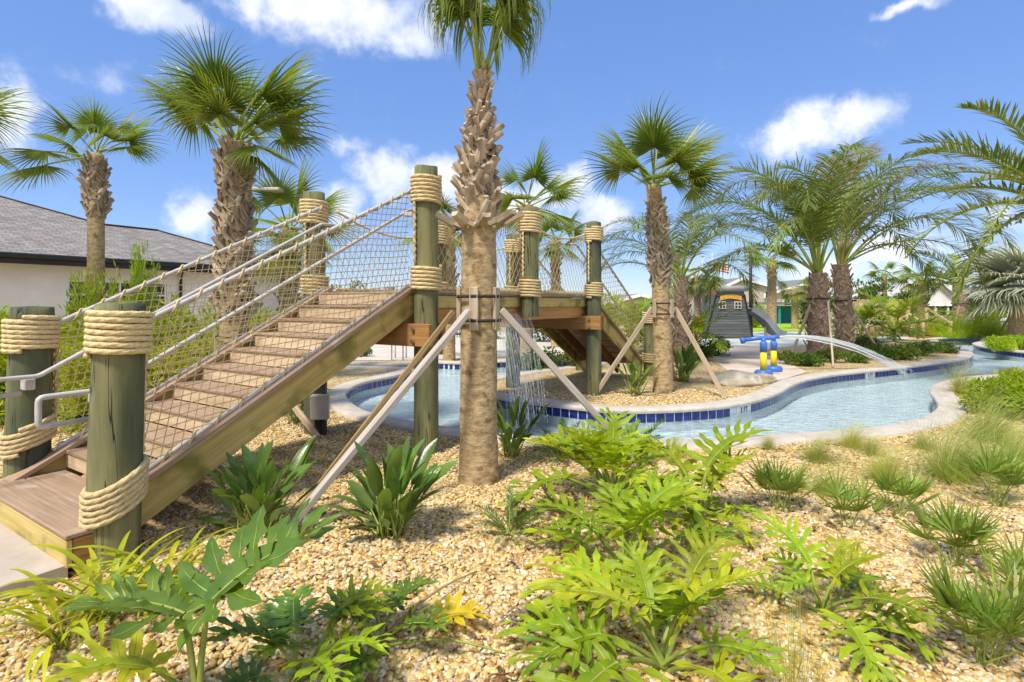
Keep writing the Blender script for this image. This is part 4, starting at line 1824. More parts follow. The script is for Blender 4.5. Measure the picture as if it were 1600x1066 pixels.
def feather(kind, pitch, seed):
    key = (kind, pitch, seed)
    if key not in FEA:
        K = dict(queen=dict(L_=2.7, nl=74, ll=.55, lw=.017, arch=118, power=1.7, droop=.85, vee=.25, mats=('feather', 'petiole'), rr=.014, bare=.2),
                 queen_dry=dict(L_=2.9, nl=60, ll=.55, lw=.024, power=1.6, arch=80, droop=.35, vee=.2, mats=('feather_dry', 'petiole_brown'), rr=.014, bare=.2),
                 date=dict(L_=2.2, nl=56, ll=.34, lw=.026, arch=70, droop=.25, vee=.4, mats=('feather', 'petiole'), rr=.025, bare=.12),
                 areca=dict(L_=1.7, nl=34, ll=.45, lw=.04, arch=75, droop=.55, vee=.3, mats=('feather_light', 'petiole'), rr=.016, bare=.25),
                 cycad=dict(L_=.52, nl=26, ll=.085, lw=.010, arch=45, droop=.1, vee=.45, mats=('cycad', 'petiole'), rr=.005, bare=.2, messy=.05))[kind]
        FEA[key] = feather_mesh('frond', seed * 17 + int(pitch), pitch, **K)
    return FEA[key]


def trunk_mesh(h, r0, r1, mat, bend=(0, 0), seed=0, rings=.05, flare=.12, n=20):
    mb = MB()
    rows = max(10, int(h / .05))
    vs, fs = [], []
    for j in range(rows + 1):
        s = j / rows
        z = h * s - .05
        r = r0 + (r1 - r0) * s + flare * r0 * math.exp(-s * h * 4)
        for q in range(n):
            a = 2 * math.pi * q / n
            k = 1 + rings * .5 * noise.noise(V((math.cos(a) * .8, math.sin(a) * .8, z * 14 + seed))) + rings * noise.noise(V((math.cos(a) * 2.5, math.sin(a) * 2.5, z * 5 + seed)))
            vs.append(V((bend[0] * s * s + math.cos(a) * r * k, bend[1] * s * s + math.sin(a) * r * k, z)))
    for j in range(rows):
        for q in range(n):
            fs.append([j * n + q, j * n + (q + 1) % n, (j + 1) * n + (q + 1) % n, (j + 1) * n + q])
    fs.append([rows * n + q for q in range(n)])
    return mb.add(vs, fs).mesh('trunk', mat, True)


def boot_mesh(seed, L_=.26, w=.085):
    """cut leaf base: two legs that clasp the trunk and a stub that points up and out"""
    rnd = random.Random(seed)
    mb = MB()
    vs, fs = [], []
    # local: x outwards from trunk, y sideways, z up
    out = rnd.uniform(.16, .40)
    for sg in (-1, 1):
        path = [V((.0, sg * w * .95, -.10)), V((.018, sg * w * .62, -.01)), V((.045, sg * w * .25, .07))]
        wid = [w * .45, w * .55, w * .6]
        mb_w = [V((0, 1, 0))] * 3
        for i, p in enumerate(path):
            pass
        o = len(vs)
        for i, p in enumerate(path):
            h = wid[i] / 2
            vs += [p + V((-.02, -h, 0)), p + V((-.02, h, 0)), p + V((.012, h * .8, 0)), p + V((.012, -h * .8, 0))]
        for i in range(2):
            for j in range(4):
                fs.append([o + i * 4 + j, o + i * 4 + (j + 1) % 4, o + (i + 1) * 4 + (j + 1) % 4, o + (i + 1) * 4 + j])
    o = len(vs)
    st = 4
    tw = rnd.uniform(-.3, .3)
    for i in range(st + 1):
        s = i / st
        p = V((.04 + out * L_ * s * (1 + .2 * s), tw * L_ * s * .5, .05 + L_ * s * .72))
        h = w * (.62 - .16 * s + (.05 * rnd.uniform(-1, 1)))
        th = .022 * (1.1 - .3 * s)
        vs += [p + V((-th, -h, .4 * th)), p + V((-th, h, .4 * th)), p + V((th * .7, h * .75, -.3 * th)), p + V((th * 1.1, 0, -.4 * th)), p + V((th * .7, -h * .75, -.3 * th))]
    for i in range(st):
        for j in range(5):
            fs.append([o + i * 5 + j, o + i * 5 + (j + 1) % 5, o + (i + 1) * 5 + (j + 1) % 5, o + (i + 1) * 5 + j])
    fs.append([o + st * 5 + j for j in range(5)])
    return MB().add(vs, fs).mesh('boot', 'boot', False)


BOOTS = [boot_mesh(i, .19 + .03 * (i % 3), .056 + .009 * (i % 4)) for i in range(6)]


def boots(parent, z0, z1, r0, r1, n, sc, seed, bend=lambda z: (0, 0)):
    rnd = random.Random(seed)
    n = int(n * 1.5)
    for i in range(n):
        s = (i + .5) / n
        a = i * 2.39996 + rnd.uniform(-.12, .12)
        z = z0 + (z1 - z0) * s
        r = r0 + (r1 - r0) * s
        bx, by = bend(z)
        k = sc * rnd.uniform(.85, 1.15) * (1.0 - .22 * s)
        place('boot', BOOTS[rnd.randrange(6)], parent, a, k, (bx + math.cos(a) * (r - .015), by + math.sin(a) * (r - .015), z), (R((34 if i % 2 else -34) + rnd.uniform(-10, 10)), rnd.uniform(-.22, -.02)))


def crown(parent, kind, top, specs, sc, seed, gen=fan, variants=3):
    """specs: (bearing in degrees from +X, pitch) for each frond"""
    rnd = random.Random(seed)
    for i, sp in enumerate(specs):
        az, pt = sp[0], sp[1]
        k = sp[2] if len(sp) > 2 else 1.0
        kd = sp[3] if len(sp) > 3 else kind
        p = min(PITCH, key=lambda q: abs(q - pt))
        me = gen(kd, p, i % variants)
        place('frond', me, parent, R(az), sc * k * rnd.uniform(.93, 1.06), (top[0] + .05 * math.cos(R(az)), top[1] + .05 * math.sin(R(az)), top[2] + rnd.uniform(-.08, .08)), (R(rnd.uniform(-22, 22) if gen is fan else rnd.uniform(-8, 8)), 0))


PITCH = [-35, -10, 12, 32, 50, 66, 82]


def random_crown(n, seed, lo=-30, hi=80):
    rnd = random.Random(seed)
    out = []
    for i in range(n):
        s = i / (n - 1)
        out.append(((i * 137.5 + rnd.uniform(-20, 20)) % 360, hi + (lo - hi) * s ** .8 + rnd.uniform(-8, 8)))
    return out


def prop(parent, a, b, mat='lumber', w=.04, h=.085):
    board('brace', a, b, w, h, mat, parent)


def strap_ring(parent, c, r, h=.03):
    mb = MB()
    pts = [V((math.cos(2 * math.pi * i / 24) * r, math.sin(2 * math.pi * i / 24) * r, 0)) + V(c) for i in range(25)]
    vs, fs = [], []
    for p in pts:
        d = V((p.x - c[0], p.y - c[1], 0)).normalized()
        vs += [p - V((0, 0, h / 2)), p + V((0, 0, h / 2)), p + V((0, 0, h / 2)) - d * .01, p - V((0, 0, h / 2)) - d * .01]
    for i in range(24):
        for j in range(4):
            fs.append([i * 4 + j, (i + 1) * 4 + j, (i + 1) * 4 + (j + 1) % 4, i * 4 + (j + 1) % 4])
    MB().add(vs, fs).build('strap', 'strap', parent, True)


def battens(parent, base, r, z, n=5, hh=.36, a0=0.0, mat='lumber'):
    for i in range(n):
        a = a0 + 2 * math.pi * i / n
        d = V((math.cos(a), math.sin(a), 0))
        c = V((base.x, base.y, z)) + d * (r + .02)
        board('batten', c - V((0, 0, hh / 2)), c + V((0, 0, hh / 2)), .085, .036, mat, parent, up=d)


def main_palm():
    base = gp(748, 752)
    t = thing('cabbage_palm', 'tall cabbage palm with criss-cross boots, braced with boards in the gravel', 'palm tree', base)
    obj('trunk', trunk_mesh(2.75, .178, .162, 'palm_trunk', (0.0, 0), 1, .06, .16, 32), t, Matrix.Translation(base))
    obj('trunk_core', trunk_mesh(1.45, .135, .05, 'palm_trunk_dark', (.035, 0), 2, .05, 0, 18), t, Matrix.Translation(base + V((0, 0, 2.55))))
    rnd = random.Random(2)
    n = 165
    for i in range(n):
        s = (i + .5) / n
        a = i * 2.39996 + rnd.uniform(-.12, .12)
        z = 2.46 + 1.36 * s
        prof = .128 + .026 * math.sin(math.pi * min(1, s * 1.6)) - .105 * s ** 1.4
        k = (.98 - .32 * s) * rnd.uniform(.88, 1.12)
        place('boot', BOOTS[rnd.randrange(6)], t, a, k, (.03 * s * s + math.cos(a) * (prof - .03), math.sin(a) * (prof - .03), z), (R((36 if i % 2 else -36) + rnd.uniform(-12, 12)), rnd.uniform(-.30, -.05)))
    # a few long stubs left at the foot of the boots
    for az, l in ((192, 1.6), (-40, 1.6), (-12, 1.75), (150, 1.4), (235, 1.35), (280, 1.2)):
        place('boot', BOOTS[1], t, R(az), (1.5, 1.3, 1.15 * l / 1.6), (math.cos(R(az)) * .15, math.sin(R(az)) * .15, 2.44), (0, .75))
    top = (.035, 0, 3.9)
    specs = [(az, 82, k, 'sabal_tied') for az, k in ((0, 1), (40, .95), (85, 1), (130, .9), (178, 1), (215, 1.0), (262, .95), (305, 1), (335, .9), (20, 1.1), (200, 1.15), (290, 1.1), (150, 1.05), (100, .9))]
    crown(t, 'sabal_tied', top, specs, .72, 5)
    # bracing
    for z in (1.76, 1.535):
        strap_ring(t, (base.x, base.y, z), .213)
    battens(t, base, .172, 1.645, 5, .40, R(-100))
    f1, f2, f3 = gp(437, 842), gp(474, 790), gp(1008, 734)
    top1 = V((base.x - .07, base.y - .26, 1.63))
    prop(t, f1, top1, 'lumber_grey', .075, .05)
    prop(t, f2, V((base.x - .235, base.y - .05, 1.62)), 'lumber_brown', .03, .05)
    prop(t, f3, V((base.x + .215, base.y - .06, 1.635)), 'lumber_grey', .04, .065)


main_palm()


def sabal(px, py, d, base_z, h_trunk, r0, r1, bz0, bz1, nb, specs, sc, label, seed, kind='sabal', braces=(), boot_sc=1.0, bend=(0, 0), group=None, trunk_mat='palm_trunk'):
    base = V(((px - CX) / F * d, d, base_z))
    t = thing('cabbage_palm', label, 'palm tree', base, group)
    obj('trunk', trunk_mesh(h_trunk, r0, r1, trunk_mat, bend, seed), t, Matrix.Translation(base))

    def bf(z):
        s = min(1, z / h_trunk)
        return bend[0] * s * s, bend[1] * s * s
    if nb:
        boots(t, bz0, bz1, r0 + (r1 - r0) * bz0 / h_trunk + .012, r0 + (r1 - r0) * bz1 / h_trunk + .006, nb, boot_sc, seed, bf)
    bx, by = bf(h_trunk)
    crown(t, kind, (bx, by, h_trunk - .05), specs, sc, seed)
    for (f, zt, ang) in braces:
        a = R(ang)
        prop(t, f, V((base.x + math.cos(a) * (r0 + .03), base.y + math.sin(a) * (r0 + .03), zt)))
    if braces:
        z = max(b[1] for b in braces)
        strap_ring(t, (base.x, base.y, z + .08), r0 + .05)
        strap_ring(t, (base.x, base.y, z - .12), r0 + .05)
        battens(t, base, r0 + .012, z - .02, 4, .34, R(-60))
    return t


# big palm behind the near flight of stairs
sabal(366, 0, 7.7, 0, 4.05, .20, .165, 1.5, 3.95, 90,
      [(100, 82, 1.1), (45, 74, 1.25), (20, 66, 1.2), (160, 66, 1.15), (175, 50, 1.15), (150, 74, 1.2), (-15, 50, 1.1), (350, 32, 1.05), (200, 50, 1.05), (300, 50, .9), (255, 50, .9), (280, 30, .85),
       (330, 32, .9), (240, 50, .8), (15, 12, .85), (320, -20, .85), (120, 50, 1), (290, 66, 1.1), (10, 50, 1.2), (345, -35, .8)], .88,
      'stout cabbage palm with a wide ragged crown rising behind the rope stairs', 21, boot_sc=1.05,
      braces=((at(497, 684, 6.6), 1.15, -30),))
sabal(150, 0, 9.2, 0, 4.3, .135, .115, 3.2, 4.15, 40,
      [(190, 12, 1.05), (200, 0, 1.1), (175, 32, .9), (95, 82, .8), (70, 66, .85), (120, 66, .85), (0, 32, .85), (355, 12, .85), (330, 40, .7), (250, 50, .75), (290, 66, .75), (30, 50, .8)], .82,
      'slim cabbage palm with few drooping fronds in front of the shingled house', 22, boot_sc=.9)
sabal(-120, 0, 8.2, 0, 4.35, .17, .15, 3.2, 4.2, 20,
      [(0, 32, 1), (340, 12, 1), (20, 50, 1), (90, 66, 1), (180, 32, 1), (270, 32, 1), (310, 50, 1), (350, -10, 1)], .95,
      'cabbage palm mostly beyond the house corner with only frond tips showing', 23)
# palm on the far bank beside the bridge's other end
sabal(1036, 0, 10.25, 0, 4.0, .185, .135, 2.1, 3.6, 56,
      [(180, 50, .95), (200, 32, 1.0), (150, 66, 1.1), (95, 82, 1.15), (60, 74, 1.15), (20, 66, 1.15), (0, 50, 1.1), (345, 32, 1.0), (320, 12, 1.0), (290, 30, 1), (250, 50, 1), (225, 32, .95), (270, 66, 1.1),
       (310, 12, .95), (340, -15, .95), (275, 12, .9), (120, 50, 1)], .92,
      'cabbage palm with woven boots standing in gravel on the far bank', 24, boot_sc=.95, bend=(-.18, 0),
      braces=((gp(928, 619), 1.62, 190), (gp(1133, 622), 1.62, -10), (V((3.6, 11.9, 0)), 1.6, 60)))
# palms seen through and above the netting
sabal(822, 0, 14.2, 0, 4.35, .2, .17, 2.4, 4.2, 40, random_crown(16, 3, -25, 80), 1.1, 'cabbage palm whose crown shows above the middle rope posts', 25)
sabal(868, 0, 21, 0, 4.2, .17, .16, 2.2, 4.1, 24, random_crown(14, 4, -30, 80), 1.0, 'thin cabbage palm seen through the deck netting between two posts', 26)
sabal(452, 0, 12.2, 0, 3.4, .2, .17, 1.6, 3.3, 36, random_crown(16, 5, -30, 80), 1.1, 'cabbage palm with a low crown behind the far stair-top post', 27, kind='sabal')
sabal(702, 0, 16, 0, 4.0, .18, .17, 2.2, 3.9, 20, random_crown(14, 6, -30, 80), 1.05, 'cabbage palm hidden behind the large braced palm, fronds on both sides', 28)
sabal(1206, 0, 28, 0, 4.0, .26, .2, 3.0, 3.9, 14, random_crown(11, 7, 0, 75), 1.2, 'pale-trunked cabbage palm beside the grey slide', 29, kind='sabal_light')
sabal(1440, 0, 34, 0, 3.3, .28, .26, .8, 3.2, 24, random_crown(13, 8, -20, 75), 1.3, 'short cabbage palm with patterned trunk before the pale-roofed house', 30, kind='sabal_light')
sabal(1090, 0, 22, 0, 2.9, .14, .13, 0, 0, 0, random_crown(12, 9, -30, 50), .95, 'dark thin-trunked palm next to the play tower', 31, kind='sabal_light', trunk_mat='palm_trunk_dark')
sabal(1382, 0, 44, 0, 4.2, .2, .18, 0, 0, 0, random_crown(9, 10, 0, 80), 1.2, 'small far palm rising over the wooden deck', 32, kind='sabal_light')
sabal(1242, 0, 36, 0, 2.7, .22, .2, 0, 0, 0, random_crown(10, 11, -30, 60), 1.1, 'yellowish low palm in front of the teal cabana', 33, kind='sabal_light')


def feather_palm(px, d, h, r0, r1, kind, specs, sc, label, seed, lean=(0, 0), braces=(), trunk_mat='palm_trunk_dark', nb=0, group=None, name='feather_palm'):
    base = V(((px - CX) / F * d, d, 0))
    t = thing(name, label, 'palm tree', base, group)
    obj('trunk', trunk_mesh(h, r0, r1, trunk_mat, lean, seed, .12), t, Matrix.Translation(base))
    if nb:
        boots(t, .3, h - .1, r0 * 1.06, r1 * 1.02, int(nb * 1.6), .95, seed, lambda z: (lean[0] * (z / h) ** 2, lean[1] * (z / h) ** 2))
    crown(t, kind, (lean[0], lean[1], h - .1), specs, sc, seed, feather)
    for (f, zt, ang) in braces:
        a = R(ang)
        k = zt / h
        prop(t, f, V((base.x + lean[0] * k * k + math.cos(a) * (r0 + .02), base.y + math.sin(a) * (r0 + .02), zt)), 'lumber', .05, .1)
    if braces:
        strap_ring(t, (base.x + .02, base.y, braces[0][1] + .1), r0 + .05, .05)
    return t


feather_palm(1278, 16.7, 2.7, .29, .25, 'queen',
             [(180, 50, 1.1), (200, 40, 1.0), (170, 62, 1.1), (150, 66, 1.15), (110, 82, 1.2), (80, 82, 1.2), (215, 66, 1.05), (240, 70, 1.0), (270, 75, 1.0), (195, 75, 1.1), (20, 75, 1.1), (60, 66, 1.05), (300, 70, 1.0), (185, 35, .9), (225, 50, 1.0), (130, 60, 1.0), (330, 82, 1.1), (260, 84, 1.1)],
             1.80, 'bushy feather palm with a thick scaly trunk, braced beside the water jet', 41, nb=30,
             braces=((gp(1302, 575), 1.75, -60), (gp(1232, 566), 1.65, 200)), group=None)
feather_palm(1320, 18.4, 3.1, .28, .25, 'queen',
             [(0, 50, 1.1), (15, 40, 1.0), (350, 66, 1.1), (30, 66, 1.1), (70, 82, 1.2, 'queen_dry'), (45, 78, 1.2, 'queen_dry'), (340, 50, 1.05), (320, 66, 1.0), (100, 82, 1.1), (355, 75, 1.15), (10, 66, 1.15, 'queen_dry'), (290, 75, 1.0), (345, 32, .95), (150, 75, 1.0), (25, 50, 1.05), (200, 82, 1.1)],
             1.92, 'feather palm with reddish dry fronds behind the braced bushy one', 42, lean=(-.1, .1), nb=24,
             braces=((gp(1322, 545), 1.7, 250), (gp(1372, 546), 1.6, 20)))
feather_palm(1064, 15.6, 2.5, .24, .2, 'queen', random_crown(18, 12, 35, 84), 1.3, 'feather palm with purplish scaly trunk behind the far bank cabbage palm', 43, nb=22)
feather_palm(1655, 12.6, 4.1, .28, .24, 'date',
             [(180, 50, 1.2), (165, 32, 1.15), (195, 32, 1.2), (205, 12, 1.15), (175, 12, 1.2), (150, 60, 1.2), (190, 66, 1.2), (220, 40, 1.1), (120, 50, 1), (90, 70, 1), (240, 30, 1), (0, 40, 1), (60, 40, 1), (300, 40, 1), (185, -10, 1.1)],
             1.45, 'date palm whose long fronds reach in beside the silver palm', 44, nb=26)
feather_palm(1499, 30, 2.9, .34, .30, 'date', random_crown(20, 14, 10, 84), 1.5, 'young date palm braced in tall grass before the pale-roofed house', 45,
             braces=((gp(1489, 523), 1.6, 230), (gp(1462, 516), 1.5, 200)))
for i, (px, d, s, lab) in enumerate(((1345, 25, 1.3, 'lime green clumping palm between the twin feather palms and the deck'),
                                     (1398, 24, 1.45, 'arching bright green clumping palm in front of the deck stairs'),
                                     (1408, 30, 1.2, 'clumping palm behind the deck with dark green fronds'),
                                     (1012, 17.5, 1.1, 'bright clumping palm behind the far flight of stairs'),
                                     (985, 20, 1.25, 'yellow green clumping palm beyond the far stair netting'),
                                     (1545, 30, 1.0, 'low clumping palm beside the young date palm'),
                                     (1085, 16.5, .95, 'small clumping palm at the foot of the purplish palm'))):
    feather_palm(px, d, .6, .08, .06, 'areca', random_crown(13, 20 + i, 20, 84), s, lab, 50 + i, trunk_mat='petiole', name='clumping_palm')


def bismarck():
    base = V(((1596 - CX) / F * 25.5, 25.5, 0))
    t = thing('silver_palm', 'silver blue fan palm with a stout grey trunk by the river bend', 'palm tree', base)
    obj('trunk', trunk_mesh(2.5, .50, .42, 'palm_trunk', (0, 0), 9, .04), t, Matrix.Translation(base))
    crown(t, 'bismarck', (0, 0, 2.45), [(180, 66), (165, 50), (195, 32), (205, 12), (150, 32), (90, 82), (120, 70), (270, 60), (225, 40), (180, 12), (170, -10), (245, 20), (300, 40), (0, 50), (60, 60), (200, 60), (215, -20)], 1.4, 4)
    prop(t, gp(1560, 524), V((base.x - .52, base.y - .1, 1.35)), 'lumber', .06, .11)


bismarck()


# ------------------------------------------------------------------ bed plants
def leafy(name, label, cat, px, py, meshes, n, seed, sc=1.0, group=None, part='leaf', z=0.0, az=None, jit=.03, smin=.8, smax=1.12):
    rnd = random.Random(seed)
    p = gp(px, py, z)
    t = thing(name, label, cat, p, group)
    for i in range(n):
        a = az[i % len(az)] + rnd.uniform(-12, 12) if az else i * 137.5 + rnd.uniform(-25, 25)
        place(part, meshes[i % len(meshes)], t, R(a), sc * rnd.uniform(smin, smax), (rnd.uniform(-jit, jit), rnd.uniform(-jit, jit), 0), (R(rnd.uniform(-8, 8)), 0))
    return t


PH = [lobed_mesh('leaf', i * 7 + 2, .46 + .06 * (i % 3), .46 + .03 * (i % 4), pitch=(80, 62, 48, 36, 70, 55, 84, 42, 66, 28)[i], sag=(18, 25, 30, 25, 20, 30, 14, 30, 35, 20)[i], blade_tilt=(-25, -30, -35, -15, -45, -20, -40, -30, -10, -10)[i], curl=.45, nl=8, lobe_w=.29, wave=1.7, thin=1.5, mid_w=.13) for i in range(10)]
PHD = [lobed_mesh('leaf', 30 + i, .5, .44, pitch=(75, 55, 40, 65)[i], sag=25, blade_tilt=-25, mats=('philo_dark', 'petiole'), curl=.4, lobe_w=.42, nl=8, wave=1.4) for i in range(4)]
leafy('philodendron', 'large lime philodendron with thick stalks spreading low over the pebbles', 'plant', 1032, 1046, PH, 13, 1, .68)
leafy('philodendron', 'lime philodendron between the thick-stalked one and the river', 'plant', 975, 900, PH, 12, 2, .72)
leafy('philodendron', 'lime philodendron drooping beside dry brown leaves', 'plant', 1285, 962, PH, 10, 3, .52)
leafy('philodendron', 'lime philodendron at the foot of the thin palm brace', 'plant', 960, 792, [PH[0], PH[1], PH[4], PH[6], PH[8], PH[2], PH[5]], 15, 4, .88)
leafy('philodendron', 'philodendron with one tall leaf held up against the water', 'plant', 1090, 818, PH, 9, 5, .68, smin=.7, smax=1.2)
tall = [o for o in col.objects if o.get('label', '').startswith('philodendron with one tall')][0]
place('leaf', PH[6], tall, R(20), .96)
leafy('philodendron', 'small philodendron beside the yellowing leaf', 'plant', 590, 1012, PHD, 7, 6, .42)
leafy('philodendron', 'green philodendron at the front of the bed near the yellow-striped plant', 'plant', 470, 1062, [PH[1], PHD[1], PHD[0], PH[4], PHD[2]], 9, 7, .56)


def tall_leaf():
    p = gp(306, 1150)
    t = thing('philodendron', 'dark green philodendron leaf on a long upright stalk near the walkway', 'plant', p)
    me = lobed_mesh('leaf', 77, .50, .44, pitch=88, sag=6, blade_tilt=-62, mats=('philo_dark', 'petiole'), curl=.25, width=1.15, lobe_w=.42, thin=1.1, wave=1.9, mid_w=.20, nl=8)
    place('leaf', me, t, R(40), 1.0)
    me2 = lobed_mesh('leaf', 78, .50, .36, pitch=87, sag=8, blade_tilt=-76, mats=('philo_dark', 'petiole'), curl=.2, width=1.1, lobe_w=.42, thin=1.1, wave=1.9, mid_w=.20, nl=8)
    place('leaf', me2, t, R(178), .96, (.012, .0, 0))
    me3 = lobed_mesh('leaf', 79, .34, .36, pitch=60, sag=20, blade_tilt=-30, mats=('ginger', 'petiole'), curl=.3)
    place('leaf', me3, t, R(205), .8, (-.08, .16, 0))


tall_leaf()


def loose_leaves():
    # fallen and yellowing leaves in the foreground
    me = lobed_mesh('leaf', 91, .34, .34, pitch=16, sag=8, blade_tilt=-8, mats=('philo_yellow', 'petiole_brown'), curl=.35)
    o = obj('yellow_leaf', me, None, Matrix.Translation(gp(622, 985, .03)) @ Matrix.Rotation(R(8), 4, 'Z') @ Matrix.Scale(.62, 4))
    tag(o, 'bright yellow dying leaf lying on the pebbles', 'leaf')
    for i, (px, py, rz, s, m, lab) in enumerate(((868, 968, 190, .6, 'dead_grey', 'crumpled grey brown dead leaf under the lime philodendron'),
                                                 (1310, 968, 300, .62, 'dead_grey', 'shrivelled dead leaf beneath the drooping philodendron'),
                                                 (788, 1048, 260, .5, 'dead_leaf', 'folded rusty brown dead leaf on the pebbles'))):
        me = lobed_mesh('leaf', 95 + i, .1, .42, pitch=20, sag=10, blade_tilt=10, mats=(m, m), curl=1.6, lobe_w=.35, width=.55, wave=2.4)
        o = obj('dead_leaf', me, None, Matrix.Translation(gp(px, py, .02)) @ Matrix.Rotation(R(rz), 4, 'Z') @ Matrix.Scale(s, 4))
        tag(o, lab, 'leaf')
    for px0, py0, px1, py1, lab, m in ((590, 1003, 745, 893, 'dry yellow brown leaf stalk slanting over the pebbles', 'petiole_brown'),
                                       (600, 1010, 790, 1022, 'fallen yellow leaf stalk pointing at the rusty leaf', 'petiole'),
                                       (1062, 1046, 1190, 1064, 'dark brown dead stalk beside the large philodendron', 'dead_leaf')):
        a, b = gp(px0, py0, .03), gp(px1, py1, .04)
        k = 10
        pts = [a.lerp(b, i / k) + V((0, 0, .05 * math.sin(math.pi * i / k))) for i in range(k + 1)]
        mb = MB().tube([p - a for p in pts], [.009 - .0005 * i for i in range(k + 1)], 6)
        o = mb.build('leaf_stalk', m, None, True, a)
        tag(o, lab, 'stalk')


loose_leaves()


def litter():
    rnd = random.Random(19)
    mb = MB()
    for i in range(260):
        y = rnd.uniform(2.0, 7.0)
        p = V((rnd.uniform(-.9, .95) * y, y, .028))
        if in_water(p) or (p - N0).dot(u) < 0 and (p - N0).dot(v) > -.1:
            continue
        a = rnd.uniform(0, 6.28)
        d = V((math.cos(a), math.sin(a), rnd.uniform(-.1, .3)))
        e = V((-math.sin(a), math.cos(a), rnd.uniform(-.4, .4)))
        l, w = rnd.uniform(.03, .09), rnd.uniform(.008, .02)
        mb.add([p, p + d * l * .5 - e * w + V((0, 0, .006)), p + d * l, p + d * l * .5 + e * w + V((0, 0, .008))], [[0, 1, 2, 3]], rnd.randrange(2))
    o = structure(mb.build('leaf_litter', ['dead_leaf', 'dead_grey']), 'stuff')
    o['label'] = 'scattered small dead leaves on the pebbles'


litter()

PAD = [paddle_mesh('leaf', i, (85, 75, 65, 52, 80, 70, 40, 58)[i], (.30, .30, .26, .22, .36, .33, .14, .18)[i], .30 + .02 * (i % 3), 0.085 + .008 * (i % 3), bend=(12, 25, 35, 45, 15, 28, 55, 40)[i]) for i in range(8)]
leafy('bird_of_paradise', 'dark paddle-leaved plant clump against the stair stringer', 'plant', 402, 832, PAD, 52, 11, 1.0, jit=.11)
leafy('bird_of_paradise', 'tall paddle-leaved plant clump beside the long grey brace', 'plant', 612, 838, PAD, 58, 12, 1.05, jit=.09)
leafy('bird_of_paradise', 'paddle-leaved clump at the right foot of the large braced palm', 'plant', 800, 716, PAD, 26, 13, 1.1, jit=.08)
leafy('bird_of_paradise', 'paddle-leaved clump in front of the far bank palm', 'plant', 992, 618, PAD, 24, 14, 1.1, jit=.1)
leafy('bird_of_paradise', 'paddle-leaved clump right of the far bank palm', 'plant', 1068, 596, PAD, 30, 15, 1.25, jit=.15)
leafy('bird_of_paradise', 'paddle-leaved clump under the stairs beyond the near bank', 'plant', 462, 660, PAD, 18, 16, .9, jit=.1)

CY = [feather('cycad', p, i) for i, p in enumerate((66, 50, 32, 12, 50, 32))]
leafy('coontie', 'small dark ferny cycad alone in open pebbles', 'plant', 797, 836, CY, 22, 21, .62, part='frond', jit=.03)
leafy('coontie', 'ferny cycad by the coping left of the thin brace foot', 'plant', 882, 718, CY, 34, 22, .9, part='frond', jit=.05)
leafy('coontie', 'ferny cycad by the coping behind the lime philodendrons', 'plant', 990, 712, CY, 34, 23, .95, part='frond', jit=.05)
leafy('coontie', 'sparse ferny cycad with bare brown stems', 'plant', 872, 806, CY, 13, 24, .62, part='frond', jit=.04)

SF = [fan('small', p, i) for i, p in enumerate((82, 66, 66, 82, 50, 66))]
for i, (px, py, n, s, lab) in enumerate(((1218, 800, 26, .46, 'dense spiky fan palm seedling behind the lime philodendrons'),
                                         (1405, 806, 20, .42, 'spiky fan palm seedling between the drooping grasses'),
                                         (1492, 884, 22, .45, 'spiky fan palm seedling with blue green blades in open pebbles'),
                                         (1535, 1036, 28, .46, 'large spiky fan palm seedling with a dark base'),
                                         (1560, 792, 20, .52, 'spiky fan palm seedling beside the large wispy grass'),
                                         (1330, 830, 12, .42, 'spiky fan palm seedling half hidden by the drooping philodendron'),
                                         (1600, 960, 12, .40, 'spiky fan palm seedling above the dark-based one'))):
    leafy('fan_palm_seedling', lab, 'plant', px, py, SF, int(n * .72), 31 + i, s * 1.42, part='frond', jit=.05)

TF = [tuft_mesh('blades', 1, 800, .74, 70, .0030, .75, base=.09), tuft_mesh('blades', 2, 800, .74, 75, .0030, 1.1, base=.09), tuft_mesh('blades', 3, 520, .6, 55, .0032, .35)]
for i, (px, py, s, k, rz, lab) in enumerate(((1275, 722, .50, 0, 0, 'wispy grass tuft at the coping behind the spiky seedlings'),
                                             (1290, 775, .52, 1, -20, 'grass tuft flopped over to one side behind a spiky seedling'),
                                             (1362, 714, .42, 2, 0, 'upright dark grass tuft close to the coping'),
                                             (1378, 752, .55, 0, 10, 'wispy grass tuft right behind the middle spiky seedling'),
                                             (1486, 752, 1.0, 0, 5, 'large wispy grass mound near the river bend'),
                                             (1585, 738, 1.0, 1, 0, 'wispy grass mound beside the large one'),
                                             (1440, 702, .4, 1, 10, 'low grass tuft along the coping curve'),
                                             (1545, 690, 1.0, 1, 20, 'broad wispy grass below the lime shrubs'),
                                             (1056, 716, .42, 2, 0, 'thin dark grass tuft against the coping'),
                                             (1500, 616, 1.0, 2, 0, 'brownish grass tuft on the river bend'),
                                             (1200, 704, .38, 2, 0, 'small grass tuft by the coping near the tall philodendron leaf'),
                                             (1330, 702, .55, 0, 0, 'short grass tuft nearest the water'))):
    t = thing('muhly_grass', lab, 'grass', gp(px, py))
    place('blades', TF[k], t, R(rz), s * 1.35)
YG = tuft_mesh('blades', 9, 130, .62, 28, .0028, .15, ('yellow_grass',), .5, .22)
t = thing('yellow_grass', 'sparse yellow grass stalks in the foreground pebbles', 'grass', gp(1235, 1075))
place('blades', YG, t, R(200), .8)

